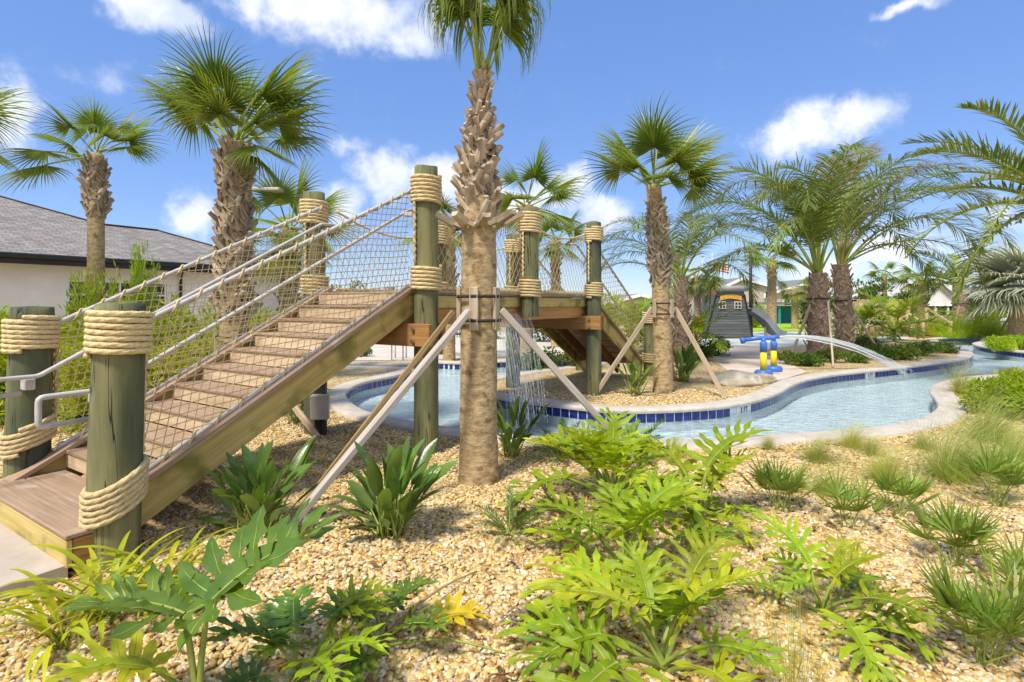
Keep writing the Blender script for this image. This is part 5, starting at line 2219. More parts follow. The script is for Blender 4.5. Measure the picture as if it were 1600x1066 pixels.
GI = [paddle_mesh('leaf', 60 + i, (70, 55, 42, 60)[i], .10, .50, .036, ('ginger', 'ginger'), bend=(70, 80, 75, 60)[i], pr=.004, fold=.2) for i in range(4)]
for i, (px, py, n, lab) in enumerate(((165, 968, 26, 'yellow striped strap-leaved plant drooping in front of the walkway corner'),
                                      (95, 1010, 16, 'yellow striped strap-leaved plant at the edge of the bed'),
                                      (255, 925, 16, 'yellow green strap-leaved plant next to the near post'))):
    leafy('variegated_ginger', lab, 'plant', px, py, GI, int(n * 1.5), 61 + i, .95, jit=.06)

# ------------------------------------------------------------------ shrubs
SH = {'light': [cloud_mesh('foliage', 1 + i, (.6, .6, .55), 2600, .11, .04, ('shrub_light',), 14, hollow=.2) for i in range(2)],
      'mid': [cloud_mesh('foliage', 5 + i, (.6, .6, .55), 1500, .085, .045, ('shrub',), 9) for i in range(3)],
      'hedge': [cloud_mesh('foliage', 9 + i, (.8, .6, .5), 1700, .085, .045, ('shrub',), 10) for i in range(2)],
      'tall': [cloud_mesh('foliage', 12 + i, (1.0, 1.0, 2.2), 2200, .20, .07, ('tree_far',), 11) for i in range(3)],
      'lime': [cloud_mesh('foliage', 16 + i, (.9, .9, 1.6), 4200, .16, .040, ('bamboo',), 24, hollow=.1) for i in range(3)]}


def stems_mesh(seed, h, r, n):
    rnd = random.Random(seed)
    mb = MB()
    for i in range(n):
        a = rnd.uniform(0, 6.28)
        k = rnd.uniform(.2, .6)
        mb.tube([V((0, 0, -.03)), V((math.cos(a) * k * .4, math.sin(a) * k * .4, h * .5)), V((math.cos(a) * k, math.sin(a) * k, h))], [r, r * .7, r * .35], 5)
    return mb.mesh('stems', 'petiole_brown', True)


STEM = stems_mesh(1, .42, .012, 6)


def shrub(kind, px, py, sc, label, seed, d=None, cat='shrub', name='shrub', group=None):
    p = gp(px, py) if d is None else V(((px - CX) / F * d, d, 0))
    t = thing(name, label, cat, p, group)
    ms = SH[kind]
    s = (sc, sc, sc) if isinstance(sc, (int, float)) else sc
    place('foliage', ms[seed % len(ms)], t, seed * 1.7, s)
    k = {'tall': 3.4, 'lime': 2.5}.get(kind, 1.0)
    place('stems', STEM, t, seed, (s[0], s[1], s[2] * k))
    return t


for i, (k, px, py, s, lab) in enumerate((
        ('light', 1562, 650, .92, 'lime shrub at the river bend beside brownish grass'),
        ('light', 1606, 655, 1.05, 'lime shrub spilling behind the broad wispy grass'),
        ('light', 1604, 622, .85, 'upper lime shrub growing up to the water'),
        ('mid', 1120, 556, .95, 'low round shrub beside the path to the play tower'),
        ('mid', 1095, 560, .8, 'low shrub behind the paddle-leaved clump'),
        ('hedge', 1232, 570, .72, 'leafy ground shrub next to the water cannons'),
        ('hedge', 1262, 572, .75, 'leafy ground shrub at the foot of the bushy feather palm'),
        ('hedge', 1300, 566, .78, 'leafy ground shrub between the twin feather palms'),
        ('hedge', 1340, 566, .68, 'leafy ground shrub under the water jet'),
        ('hedge', 1372, 562, .9, 'thick green shrub behind the falling end of the jet'),
        ('hedge', 1408, 562, .95, 'thick green shrub in the middle of the far bank bed'),
        ('hedge', 1445, 556, .9, 'thick green shrub near the tip of the far bank bed'),
        ('mid', 1478, 552, .7, 'small shrub at the tip of the far bank'),
        ('hedge', 1350, 545, .9, 'shrub behind the jet in front of the deck'),
        ('light', 1560, 548, .9, 'low green planting at the tip of the small island'),
        ('light', 1600, 546, .95, 'low green planting along the small island edge'),
        ('light', 1635, 548, .95, 'low green planting on the small island beyond the frame'))):
    shrub(k, px, py, s, lab, i)
for i, (px, d, s, lab) in enumerate(((1462, 30, 1.7, 'tall pale grass left of the young date palm'), (1500, 27.5, 1.9, 'tall pale grass at the foot of the young date palm'),
                                     (1528, 28, 1.8, 'tall pale grass between the date palm and the white chair'), (1560, 28.5, 1.6, 'tall pale grass beside the silver palm'),
                                     (1480, 26.9, 1.6, 'tall pale grass at the far water edge'))):
    t = thing('tall_grass', lab, 'grass', V(((px - CX) / F * d, d, 0)))
    if i == 0:
        TG = tuft_mesh('blades', 20, 700, .8, 60, .012, .1, ('shrub_light',), .7, .5)
    place('blades', TG, t, i, s)
# plants behind the stairs and in front of the house
for i, (px, d, s, lab) in enumerate(((35, 8.4, (1.0, .9, .80), 'lime bamboo in front of the house window'), (95, 8.0, (1.0, .9, .80), 'lime bamboo behind the rope post by the walkway'),
                                     (150, 8.7, (.55, .5, 1.30), 'tall thin lime bamboo wrapped round the slim palm'), (222, 9.4, (.32, .3, 1.6), 'slender lime bamboo shoot before the shingled roof'),
                                     (225, 8.2, (1.1, .9, .88), 'lime bamboo filling the stair netting'), (305, 8.9, (1.3, .9, .92), 'lime bamboo near the stout palm'),
                                     (-25, 7.6, (1.0, .9, .86), 'lime bamboo left of the house window'), (170, 7.4, (1.0, .8, .72), 'low lime bamboo behind the near post'),
                                     (400, 10.2, (1.1, .9, .85), 'lime bamboo right of the stout palm'), (440, 9.4, (1.0, .8, .7), 'lime bamboo behind the upper stairs'),
                                     (270, 7.6, (1.0, .8, .66), 'low lime bamboo seen through the lower stair netting'), (345, 9.6, (1.2, .9, .8), 'lime bamboo behind the trunk of the stout palm'))):
    shrub('lime', px, 0, (s[0], s[1], s[2] * (1.0 if s[2] > 1.2 else 1.12)), lab, i, d, 'bamboo', 'bamboo')
for i, (px, d, s, lab) in enumerate(((470, 20, 1.0, 'dark tree beyond the upper stairs'), (540, 30, 1.2, 'dark tree behind the far stair-top netting'), (620, 34, 1.2, 'dark tree left of the tall rope post'),
                                     (690, 30, 1.0, 'green tree behind the large braced palm'), (760, 26, .95, 'green tree under the deck right of the large palm'), (850, 24, .9, 'tree seen below the deck beyond the river'),
                                     (905, 26, 1.0, 'tree seen through the end netting'), (950, 24, 1.15, 'leafy tree behind the far stair netting'), (1000, 27, 1.1, 'leafy tree between the far stairs and the palm'),
                                     (1040, 34, 1.1, 'tree left of the play tower'), (1320, 38, 1.5, 'tree behind the twin feather palms'), (1365, 40, 1.6, 'broad tree over the wooden deck'),
                                     (1420, 46, 1.5, 'tree left of the pale-roofed house'), (1530, 44, 1.3, 'tree right of the pale-roofed house'), (1575, 40, 1.4, 'tree behind the silver palm'),
                                     (1180, 38, 1.0, 'round green tree behind the slide'), (1260, 44, 1.1, 'tree above the teal cabana'))):
    shrub('lime' if i in (7, 8, 15, 4) else 'tall', px, 0, s, lab, i, d, 'tree', 'background_tree')
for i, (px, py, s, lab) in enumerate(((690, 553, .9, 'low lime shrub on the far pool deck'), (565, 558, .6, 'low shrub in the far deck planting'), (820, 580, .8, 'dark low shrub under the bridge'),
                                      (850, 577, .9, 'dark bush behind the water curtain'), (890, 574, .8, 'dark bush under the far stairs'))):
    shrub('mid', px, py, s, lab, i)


# ------------------------------------------------------------------ the shingled house on the left
def quad_uv(mb_list, pts, o, ux, uy):
    """polygon with UVs measured in metres along two directions"""
    return [((p - o).dot(ux), (p - o).dot(uy)) for p in pts]


def house():
    P0 = V((-12.9, 13.5, 0))

    def G(s, q, z):
        return P0 + u * s + v * q + V((0, 0, z))
    h = thing('house', 'white stucco house with grey shingled hip roof and black gutters', 'house', G(0, 0, 0))
    EZ, SL = 3.0, .40
    zq = lambda q: EZ + SL * q
    # roof planes
    def plane(pts, ux):
        nrm = (pts[1] - pts[0]).cross(pts[2] - pts[0]).normalized()
        uy = nrm.cross(ux)
        mb = MB()
        mb.add(pts, [list(range(len(pts)))])
        mb.uv = quad_uv(mb, pts, pts[0], ux, uy)
        return mb.build('roof_plane', 'shingle', h)
    e = 8.7
    plane([G(-14, 0, EZ), G(e, 0, EZ), G(e - 3.5, 3.5, zq(3.5)), G(3.5, 3.5, zq(3.5)), G(0, 7, zq(7)), G(-14, 7, zq(7))], u)
    plane([G(e, 0, EZ), G(e, 7, EZ), G(e - 3.5, 3.5, zq(3.5))], v)
    plane([G(e, 7, EZ), G(3.5, 7, EZ), G(0, 7, EZ), G(3.5, 3.5, zq(3.5)), G(e - 3.5, 3.5, zq(3.5))][0:1] + [G(3.5, 7, EZ), G(3.5, 3.5, zq(3.5)), G(e - 3.5, 3.5, zq(3.5))], -u)
    plane([G(3.5, 3.5, zq(3.5)), G(7, 7, EZ), G(7, 14, EZ), G(0, 7, zq(7))], v)
    plane([G(0, 7, zq(7)), G(7, 14, EZ), G(-14, 14, EZ), G(-14, 7, zq(7))], -u)
    # ridge caps
    for a, b in ((G(3.5, 3.5, zq(3.5)), G(e - 3.5, 3.5, zq(3.5))), (G(e - 3.5, 3.5, zq(3.5)), G(e, 0, EZ)), (G(0, 7, zq(7)), G(3.5, 3.5, zq(3.5)))):
        board('ridge_cap', a + V((0, 0, .012)), b + V((0, 0, .012)), .22, .03, 'shingle', h)
    # gutters, fascia, soffit
    board('gutter', G(-14, -.07, EZ - .06), G(e + .07, -.07, EZ - .06), .13, .13, 'gutter', h, bev=.03)
    board('gutter', G(e + .07, -.07, EZ - .06), G(e + .07, 7, EZ - .06), .13, .13, 'gutter', h, bev=.03)
    board('fascia', G(-14, .03, EZ - .16), G(e - .02, .03, EZ - .16), .04, .22, 'gutter', h)
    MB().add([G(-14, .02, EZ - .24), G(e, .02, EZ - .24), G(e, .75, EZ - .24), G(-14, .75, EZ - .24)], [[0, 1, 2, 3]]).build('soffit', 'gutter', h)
    # walls with real openings: piers between, panel above and below
    wins = [(-3.4, -.2, 1.0, 2.40), (1.6, 4.2, .95, 2.38), (-9, -6, 1.0, 2.40)]
    q = .6
    zt = EZ - .24
    xs = sorted(wins)
    cur = -14
    for (a, b, z0, z1) in xs + [(e - .6, e - .6, 0, 0)]:
        board('wall', G(cur, q + .1, zt / 2), G(a, q + .1, zt / 2), .2, zt, 'stucco', h, bev=.002)
        if b > a:
            board('wall', G(a, q + .1, (z1 + zt) / 2), G(b, q + .1, (z1 + zt) / 2), .198, zt - z1, 'stucco', h, bev=.002)
            board('wall', G(a, q + .1, z0 / 2), G(b, q + .1, z0 / 2), .198, z0, 'stucco', h, bev=.002)
            w = obj('window', MB().add([G(a, q + .1, z0), G(b, q + .1, z0), G(b, q + .1, z1), G(a, q + .1, z1)], [[0, 1, 2, 3]]).mesh('window', 'window_glass'), h)
            for (s0, s1, za, zb) in ((a, b, z1 - .03, z1 - .03), (a, b, z0 + .03, z0 + .03), (a, b, z1 - .42, z1 - .42)):
                board('window_frame', G(s0, q + .06, za), G(s1, q + .06, zb), .05, .06, 'trim_white', w)
            for s in (a + .03, (a + b) / 2, b - .03):
                board('window_frame', G(s, q + .055, z0 + .06), G(s, q + .055, z1 - .06), .05, .06, 'trim_white', w, up=v)
        cur = b
    board('wall', G(e - .5, q, zt / 2), G(e - .5, 7, zt / 2), .2, zt, 'stucco', h, bev=.002)
    MB().tube([G(4.6, .42, EZ - .2), G(4.6, .55, EZ - .4), G(4.6, .55, .2)], .045, 8).build('downspout', 'gutter', h)


house()


def street_lamp():
    p = at(418, 297, 11.5)
    t = thing('street_lamp', 'flat-headed lamp on a tall pole behind the stout palm', 'street lamp', V((p.x - .75, p.y, 0)))
    MB().tube([V((p.x - .75, p.y, 0)), V((p.x - .75, p.y, p.z))], [.07, .05], 10).build('pole', 'dark_metal', t, True)
    MB().cbox((0, 0, 0), (.62, .26, .07), .03, Matrix.Translation(p + V((.0, 0, .0)))).build('lamp_head', 'box_grey', t)
    MB().tube([V((p.x - .75, p.y, p.z)), V((p.x - .3, p.y, p.z + .01))], .025, 8).build('arm', 'dark_metal', t, True)


street_lamp()


# ------------------------------------------------------------------ play tower, slide, splash toys
def play_tower():
    d = 26.0
    c = V(((1137 - CX) / F * d, d, 0))
    t = thing('play_tower', 'grey ship-like play tower with orange banner and red awning', 'play tower', c)

    def P(px, py, dd=0.0):
        return at(px, py, d + dd)
    # tapered front: boards stacked from the ground up, each a part
    n = 17
    for i in range(n):
        y0 = 531 - i * (531 - 463) / n
        y1 = 531 - (i + 1) * (531 - 463) / n
        f = (531 - (y0 + y1) / 2) / (531 - 463)
        xl, xr = 1101 + 17 * f, 1176 - 13 * f
        a, b = P(xl, (y0 + y1) / 2), P(xr, (y0 + y1) / 2)
        board('hull_board', a, b, .05, (y0 - y1) / F * d * .90, 'ship_grey', t, bev=.012)
    # backing and corner posts
    mb = MB()
    pts = [P(1103, 530, .06), P(1175, 530, .06), P(1162, 460, .06), P(1119, 460, .06)]
    mb.add(pts + [p + V((0, 1.8, 0)) for p in pts], [[0, 1, 2, 3], [7, 6, 5, 4], [0, 4, 5, 1], [1, 5, 6, 2], [2, 6, 7, 3], [3, 7, 4, 0]])
    mb.build('cabin', 'ship_grey', t)
    board('corner_post', P(1101, 532, -.04), P(1119, 460, -.04), .07, .07, 'gutter', t)
    board('corner_post', P(1177, 532, -.04), P(1163, 460, -.04), .07, .07, 'gutter', t)
    # log roof edge
    MB().tube([P(1119, 451, -.1), P(1168, 451, -.1)], .14, 12).build('roof_log', 'ship_light', t, True)
    MB().cbox((0, 0, 0), (1.4, .08, .35), .02, Matrix.Translation(P(1140, 457, -.03))).build('roof_board', 'ship_grey', t)
    # curved banner
    mb = MB()
    k = 12
    vs, fs = [], []
    for i in range(k + 1):
        s = i / k
        x = 1125 + 34 * s
        bow = 3.2 * math.sin(math.pi * s)
        vs += [P(x, 470 - bow, -.09), P(x, 463 - bow, -.09), P(x, 463 - bow, -.06), P(x, 470 - bow, -.06)]
    for i in range(k):
        for j in range(4):
            fs.append([i * 4 + j, i * 4 + (j + 1) % 4, (i + 1) * 4 + (j + 1) % 4, (i + 1) * 4 + j])
    mb.add(vs, fs).build('banner', 'banner_orange', t)
    for x in (1129, 1153):
        w = MB().cbox((0, 0, 0), (.34, .05, .36), .01, Matrix.Translation(P(x, 477, -.05))).build('window', 'cream', t)
        for dx in (-.075, .075):
            for dz in (-.08, .08):
                MB().cbox((0, 0, 0), (.11, .03, .12), .004, Matrix.Translation(P(x, 477, -.07) + V((dx, 0, dz)))).build('pane', 'window_glass', w)
    # hull going back on the left with red awning and deck posts
    mb = MB()
    pts = [P(1078, 478, 3.2), P(1120, 470, .8), P(1104, 522, .8), P(1074, 516, 3.2)]
    mb.add(pts + [p + V((.1, .25, 0)) for p in pts], [[0, 1, 2, 3], [7, 6, 5, 4], [0, 4, 5, 1], [1, 5, 6, 2], [2, 6, 7, 3], [3, 7, 4, 0]])
    mb.build('side_hull', 'ship_light', t)
    mb = MB()
    pts = [P(1095, 462, 3), P(1120, 452, .4), P(1121, 464, .2), P(1097, 470, 2.6)]
    mb.add(pts + [p + V((0, .05, -.03)) for p in pts], [[0, 1, 2, 3], [7, 6, 5, 4], [0, 4, 5, 1], [1, 5, 6, 2], [2, 6, 7, 3], [3, 7, 4, 0]])
    mb.build('awning', 'awning_red', t)
    for x in (1080, 1092, 1110, 1120):
        MB().tube([P(x, 531, 1.5), P(x, 505, 1.5)], .09, 8).build('support_post', 'beam_wood', t, True)
    # slide
    a = [P(1168, 484, .5), P(1178, 490, .45), P(1190, 499, .35), P(1200, 511, .2), P(1208, 521, .1), P(1219, 525, .0)]
    path = []
    for i in range(len(a) - 1):
        for j in range(5):
            path.append(a[i].lerp(a[i + 1], j / 5))
    path.append(a[-1])
    vs, fs = [], []
    for i, p in enumerate(path):
        dr = (path[min(i + 1, len(path) - 1)] - path[max(i - 1, 0)]).normalized()
        s = V((-.25, 1, 0)).normalized()
        up = dr.cross(s)
        if up.z < 0:
            up = -up
        for (o, z) in ((-.36, .26), (-.32, .28), (-.27, .04), (.27, .04), (.32, .28), (.36, .26), (.30, -.06), (-.30, -.06)):
            vs.append(p + s * o + up * z)
    for i in range(len(path) - 1):
        for j in range(8):
            fs.append([i * 8 + j, i * 8 + (j + 1) % 8, (i + 1) * 8 + (j + 1) % 8, (i + 1) * 8 + j])
    MB().add(vs, fs).build('slide', 'slide_grey', t, False)
    MB().tube([P(1196, 505, .3), V((P(1196, 505, .3).x, d + .3, 0))], .06, 8).build('slide_leg', 'slide_grey', t)


play_tower()


def cannon(px, py, h, tilt, label, bar=False):
    p = gp(px, py)
    t = thing('water_cannon', label, 'water cannon', p)
    mb = MB()
    prof = [(.20, .0), (.20, .10), (.17, .14), (.10, .15)]
    mb.tube([p + V((0, 0, z)) for r, z in prof], [r for r, z in prof], 18).build('base', 'cannon_blue', t, True)
    MB().tube([p + V((0, 0, .14)), p + V((0, 0, h * .66))], [.075, .07], 16).build('column', 'cannon_yellow', t, True)
    MB().tube([p + V((0, 0, h * .66)), p + V((0, 0, h * .90)), p + V((0, 0, h * .94))], [.08, .08, .05], 16).build('head', 'cannon_blue', t, True)
    MB().tube([p + V((0, 0, h * .9)), p + V((0, 0, h + .02))], .05, 10).build('swivel', 'cannon_blue', t, True)
    if bar:
        MB().tube([p + V((-.42, .06, h - .03)), p + V((-.1, .03, h + .02)), p + V((.16, 0, h + .03)), p + V((.26, 0, h - .02))], [.045, .05, .055, .05], 12).build('barrel', 'cannon_blue', t, True)
        MB().tube([p + V((-.42, .06, h - .03)), p + V((-.5, .08, h - .06))], [.075, .07], 12).build('grip', 'cannon_blue', t, True)
    else:
        MB().tube([p + V((-.12, 0, h + .02)), p + V((.12, 0, h + .06))], .05, 12).build('barrel', 'cannon_blue', t, True)


cannon(1193, 588, .87, 0, 'yellow and blue water cannon post with a long blue barrel', True)
cannon(1209, 581, .82, 0, 'yellow and blue water cannon post with the short nozzle')


def jet():
    a = gp(1209, 581) + V((.12, 0, .87))
    b = gp(1414, 583, -.115)
    mb = MB()
    rnd = random.Random(8)
    k = 34
    for i in range(16):
        off = V((rnd.uniform(-1, 1), rnd.uniform(-1, 1), rnd.uniform(-1, 1)))
        pts = []
        top = .26 + rnd.uniform(-.05, .05)
        for j in range(k + 1):
            s = j / k
            q = a.lerp(b, s)
            q.z = a.z + (b.z - a.z) * s + top * 4 * s * (1 - s)
            q += off * (.015 + .09 * s) + V((rnd.uniform(-1, 1), rnd.uniform(-1, 1), rnd.uniform(-1, 1))) * .010 * s
            pts.append(q)
        mb.tube(pts, [rnd.uniform(.008, .016) * (1.1 - .4 * j / k) for j in range(k + 1)], 5, True)
    for i in range(50):
        q = b + V((rnd.gauss(0, .14), rnd.gauss(0, .10), rnd.random() ** 2 * .16))
        mb.tube([q, q + V((0, 0, .02))], [.010, .006], 4)
    o = structure(mb.build('water_jet', 'falling_water', None, True), 'stuff')
    o['label'] = 'arc of water shot from the cannon into the river'


jet()


def boulder(px, py, s, label, seed):
    p = gp(px, py)
    import bmesh
    bm = bmesh.new()
    bmesh.ops.create_icosphere(bm, subdivisions=4, radius=1)
    for q in bm.verts:
        k = 1 + .28 * noise.noise(q.co * 1.3 + V((seed, 0, 0))) + .10 * noise.noise(q.co * 4 + V((seed, 3, 0)))
        q.co = V((q.co.x * s[0] * k, q.co.y * s[1] * k, max(-.12, q.co.z * s[2] * k)))
    me = bpy.data.meshes.new('boulder')
    bm.to_mesh(me)
    bm.free()
    me.materials.append(M('rock'))
    me.polygons.foreach_set('use_smooth', [True] * len(me.polygons))
    o = obj('boulder', me, None, Matrix.Translation(p + V((0, 0, s[2] * .35))))
    tag(o, label, 'boulder')


boulder(1150, 600, (.52, .4, .2), 'flat pale boulder on the bank by the water cannons', 1)
boulder(1192, 598, (.26, .2, .16), 'small boulder beside the flat pale one', 2)
boulder(1378, 553, (.3, .25, .16), 'small boulder in front of the thick green shrubs', 3)


def flag_and_poles():
    d = 48
    a = at(1113, 520, d)
    t = thing('flagpole', 'flagpole with a limp striped flag behind the play tower', 'flagpole', V((a.x, d, 0)))
    topz = at(1113, 395, d).z
    MB().tube([V((a.x, d, 0)), V((a.x, d, topz))], [.12, .06], 10).build('pole', 'pipe', t, True)
    fl = None
    n = 12
    z1, z0 = at(0, 409, d).z, at(0, 423, d).z
    x0, x1 = a.x + .1, at(1140, 0, d).x
    fl = bpy.data.objects.new('flag', None)
    for k in range(7):
        vs, fs = [], []
        for i in range(n + 1):
            s = i / n
            x = x0 + (x1 - x0) * s
            za = z1 + (z0 - z1) * k / 7 - s * .25
            zb = z1 + (z0 - z1) * (k + 1) / 7 - s * .25
            y = d + .15 * math.sin(s * 9)
            vs += [V((x, y, za)), V((x, y, zb))]
        for i in range(n):
            fs.append([i * 2, i * 2 + 1, i * 2 + 3, i * 2 + 2])
        MB().add(vs, fs).build('flag_stripe', 'flag_red' if k % 2 == 0 else 'trim_white', t)
    bpy.data.objects.remove(fl)
    d = 27.5
    a = at(1173, 0, d)
    t = thing('light_pole', 'dark slim light pole beside the grey slide', 'light pole', V((a.x, d, 0)))
    MB().tube([V((a.x, d, 0)), V((a.x, d, at(0, 395, d).z))], [.11, .06], 10).build('pole', 'dark_metal', t, True)
    MB().cbox((0, 0, 0), (.5, .22, .07), .02, Matrix.Translation(V((a.x, d, at(0, 394, d).z)))).build('lamp_head', 'dark_metal', t)
    for px, dd, yt, lab in ((1098, 46, 400, 'pale far pole left of the flagpole'),):
        a = at(px, 0, dd)
        t = thing('light_pole', lab, 'light pole', V((a.x, dd, 0)))
        MB().tube([V((a.x, dd, 0)), V((a.x, dd, at(0, yt, dd).z))], [.1, .06], 8).build('pole', 'pipe', t, True)
        MB().cbox((0, 0, 0), (.5, .22, .08), .02, Matrix.Translation(V((a.x, dd, at(0, yt, dd).z)))).build('lamp_head', 'pipe', t)


flag_and_poles()


# ------------------------------------------------------------------ buildings behind
def gable_house(label, d, x0, x1, apex_x, eave_y, apex_y, depth, wall, roof, wins=(), base_y=None, over=.35, name='house'):
    a, b = at(x0, eave_y, d), at(x1, eave_y, d)
    ap = at(apex_x, apex_y, d)
    c = V(((a.x + b.x) / 2, d, 0))
    t = thing(name, label, 'house', c)
    D = V((0, depth, 0))
    mb = MB()
    g = [V((a.x, d, 0)), V((b.x, d, 0)), V((b.x, d, b.z)), V((ap.x, d, ap.z)), V((a.x, d, a.z))]
    mb.add(g + [p + D for p in g], [[0, 1, 2, 3, 4], [9, 8, 7, 6, 5], [1, 6, 7, 2], [0, 4, 9, 5]])
    mb.build('wall', wall, t)
    for p, q in ((a, ap), (ap, b)):
        dirv = (q - p).normalized()
        p2 = p - dirv * over if p is a else p
        q2 = q + dirv * over if q is b else q
        nrm = V((-dirv.z, 0, dirv.x))
        vs = [p2 - V((0, over, 0)), q2 - V((0, over, 0)), q2 + D, p2 + D]
        vs = [x + nrm * .02 for x in vs]
        MB().add(vs + [x + nrm * .18 for x in vs], [[3, 2, 1, 0], [4, 5, 6, 7], [0, 1, 5, 4], [1, 2, 6, 5], [2, 3, 7, 6], [3, 0, 4, 7]]).build('roof', roof, t)
        vs2 = [p2 - V((0, over + .02, 0)) - nrm * .1, q2 - V((0, over + .02, 0)) - nrm * .1, q2 - V((0, over + .02, 0)) + nrm * .2, p2 - V((0, over + .02, 0)) + nrm * .2]
        MB().add(vs2 + [x - V((0, .05, 0)) for x in vs2], [[0, 1, 2, 3], [7, 6, 5, 4], [0, 4, 5, 1], [1, 5, 6, 2], [2, 6, 7, 3], [3, 7, 4, 0]]).build('fascia', 'trim_white', t)
    for (wx0, wx1, wy0, wy1) in wins:
        p, q = at(wx0, wy0, d), at(wx1, wy1, d)
        w = MB().cbox((0, 0, 0), (q.x - p.x, .1, p.z - q.z), .02, Matrix.Translation(V(((p.x + q.x) / 2, d - .03, (p.z + q.z) / 2)))).build('window', 'trim_white', t)
        MB().cbox((0, 0, 0), ((q.x - p.x) * .84, .04, (p.z - q.z) * .86), .01, Matrix.Translation(V(((p.x + q.x) / 2, d - .08, (p.z + q.z) / 2)))).build('pane', 'window_glass', w)
    return t


gable_house('beige gabled building behind the play tower', 62, 1128, 1208, 1159, 450, 436, 14, 'stucco_beige', 'roof_grey', ((1195, 1201, 466, 456), (1140, 1146, 480, 462)))
gable_house('beige building with dark grey roof behind the twin feather palms', 70, 1212, 1330, 1290, 457, 436, 14, 'stucco_beige', 'roof_grey', ((1225, 1232, 478, 464), (1302, 1310, 478, 464)))
gable_house('pale-roofed house with dark screened porch beyond the date palm', 46, 1424, 1500, 1462, 470, 437, 14, 'stucco', 'roof_pale', ((1434, 1456, 494, 478), (1460, 1476, 494, 478), (1479, 1494, 494, 478)))
gable_house('grey-roofed building behind the silver palm', 56, 1520, 1660, 1590, 468, 448, 14, 'stucco_beige', 'roof_grey', ((1534, 1556, 494, 474),))
gable_house('low beige building beyond the far stairs', 50, 935, 1068, 1000, 478, 462, 12, 'stucco_beige', 'roof_grey', ((970, 985, 500, 484), (1030, 1045, 500, 484)))
gable_house('low pale building behind the upper stairs', 58, 520, 700, 610, 474, 460, 12, 'stucco', 'roof_pale', ((560, 580, 492, 480), (630, 650, 492, 480)))


def cabana(px0, px1, d, label):
    a, b = at(px0, 0, d), at(px1, 0, d)
    t = thing('cabana', label, 'cabana', V(((a.x + b.x) / 2, d, 0)))
    z = at(0, 478, d).z
    zr = at(0, 474, d).z
    for x in (a.x, (a.x + b.x) / 2, b.x):
        MB().cbox((0, 0, 0), (.16, .16, z), .01, Matrix.Translation(V((x, d, z / 2)))).build('post', 'teal', t)
    MB().cbox((0, 0, 0), (b.x - a.x + .6, 2.6, .22), .02, Matrix.Translation(V(((a.x + b.x) / 2, d + 1.0, zr)))).build('roof', 'roof_grey', t)
    MB().cbox((0, 0, 0), (b.x - a.x, .1, z), .01, Matrix.Translation(V(((a.x + b.x) / 2, d + 2.1, z / 2)))).build('wall', 'teal', t)


cabana(1218, 1262, 45, 'teal cabana with dark flat roof behind the lawn')
cabana(1160, 1200, 47, 'teal cabana half hidden by the slide')


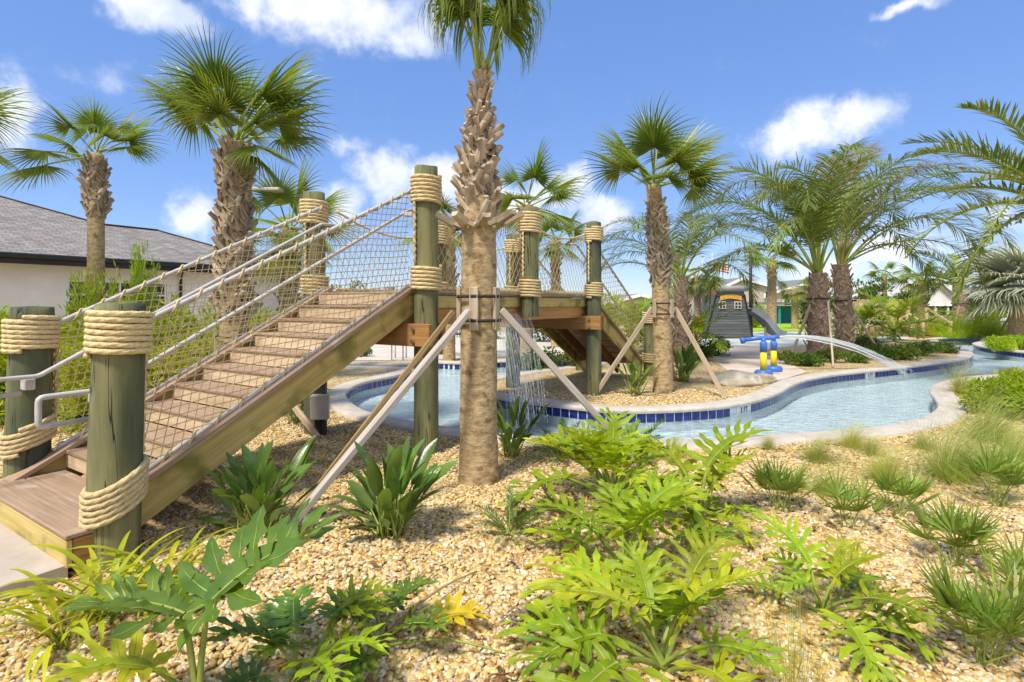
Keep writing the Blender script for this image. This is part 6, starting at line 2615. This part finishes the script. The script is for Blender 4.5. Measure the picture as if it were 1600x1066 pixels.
def timber_deck():
    d = 27.5
    a = V((at(1328, 0, d).x, d, 0))
    t = thing('timber_deck', 'raised timber deck with post railing and short stairs behind the river', 'deck', a)
    z = .55
    x0, x1 = at(1322, 0, d).x, at(1418, 0, d).x
    n = 14
    for i in range(n):
        y = d + i * .2
        board('deck_board', V((x0, y, z)), V((x1, y, z)), .19, .04, 'fence_wood', t)
    for i in range(9):
        x = x0 + (x1 - x0) * i / 8
        MB().tube([V((x, d, 0)), V((x, d, 1.75 if i % 2 == 0 else 1.5))], .11 if i % 2 == 0 else .05, 8).build('post', 'fence_wood', t, True)
    for zz in (1.42, 1.05, .8):
        board('rail', V((x0, d - .02, zz)), V((x1, d - .02, zz)), .06, .09, 'fence_wood', t)
    for i in range(4):
        zt = z - .13 * (i + 1)
        board('stair_tread', V((x1 + .05, d + .3 - i * .3, zt)), V((x1 + 1.35, d + .3 - i * .3, zt)), .29, .05, 'beam_wood', t)
    for x in (x1 + .02, x1 + 1.38):
        board('stair_rail', V((x, d + .5, 1.45)), V((x, d - 1.0, .75)), .07, .09, 'fence_wood', t)
        MB().tube([V((x, d + .5, 0)), V((x, d + .5, 1.5))], .09, 8).build('post', 'fence_wood', t, True)
        MB().tube([V((x, d - 1.0, 0)), V((x, d - 1.0, .85))], .09, 8).build('post', 'fence_wood', t, True)
    # tall board fence at the back of the deck
    f = thing('board_fence', 'tan vertical board fence behind the timber deck', 'fence', V((at(1330, 0, d + 4).x, d + 4, 0)))
    xa, xb = at(1322, 0, d + 4).x, at(1412, 0, d + 4).x
    k = 34
    for i in range(k):
        x = xa + (xb - xa) * (i + .5) / k
        board('fence_board', V((x, d + 4 + .01 * (i % 2), 0)), V((x, d + 4 + .01 * (i % 2), 1.95 + .03 * math.sin(i * 2.1))), (xb - xa) / k * .94, .03, 'fence_wood', f, up=V((0, -1, 0)))
    # life ring
    p = at(1349, 505, d - .15)
    r = thing('life_ring', 'white life ring hung on the deck railing', 'life ring', p - V((0, 0, .3)))
    pts = [p + V((math.cos(2 * math.pi * i / 28) * .24, 0, math.sin(2 * math.pi * i / 28) * .24)) for i in range(29)]
    MB().tube(pts, .07, 8).build('ring', 'trim_white', r, True)
    for k in range(4):
        i = 7 * k
        MB().tube([pts[i] * .5 + pts[(i + 27) % 28] * .5, pts[i], pts[i + 1]], .075, 8).build('band', 'ring_red', r, True)


timber_deck()


def pool_furniture():
    # white chair in the planting on the right
    p = at(1552, 510, 31)
    p.z = 0
    t = thing('lounge_chair', 'white lounge chair in the grass left of the silver palm', 'chair', p)
    board('seat', p + V((-.9, 0, .42)), p + V((.4, 0, .38)), .6, .06, 'trim_white', t)
    board('backrest', p + V((.4, 0, .38)), p + V((.9, 0, .95)), .6, .06, 'trim_white', t)
    for dx in (-.8, .45):
        for dy in (-.25, .25):
            board('leg', p + V((dx, dy, 0)), p + V((dx, dy, .40)), .05, .05, 'trim_white', t, up=V((0, 1, 0)))
    # pool handrails across the river
    for i, (px, py, lab) in enumerate(((612, 563, 'steel pool handrail post pair on the far deck'),)):
        q = gp(px, py)
        t = thing('pool_handrail', lab, 'handrail', q)
        for dx in (0, .34):
            MB().tube(rounded([q + V((dx, 0, 0)), q + V((dx, 0, .75)), q + V((dx, .5, .75)), q + V((dx, .5, 0))], .12, 5), .022, 8).build('rail', 'steel', t, True)
    q = gp(703, 569, -.1)
    t = thing('pool_handrail', 'curved steel grab rail standing in the water by the far deck', 'handrail', q)
    MB().tube(rounded([q + V((0, 0, -.8)), q + V((0, 0, .22)), q + V((-.35, .5, .55)), q + V((-.5, .9, .05))], .15, 5), .022, 8).build('rail', 'steel', t, True)
    # dark fence along the far deck
    d = 27
    x0, x1 = at(640, 0, d).x, at(735, 0, d).x
    f = thing('metal_fence', 'low dark metal fence behind the far pool deck', 'fence', V((x0, d, 0)))
    for i in range(24):
        x = x0 + (x1 - x0) * i / 23
        MB().tube([V((x, d, 0)), V((x, d, .95))], .02, 5).build('picket', 'dark_metal', f)
    for z in (.15, .92):
        board('rail', V((x0, d - .03, z)), V((x1, d - .03, z)), .04, .05, 'dark_metal', f)


pool_furniture()
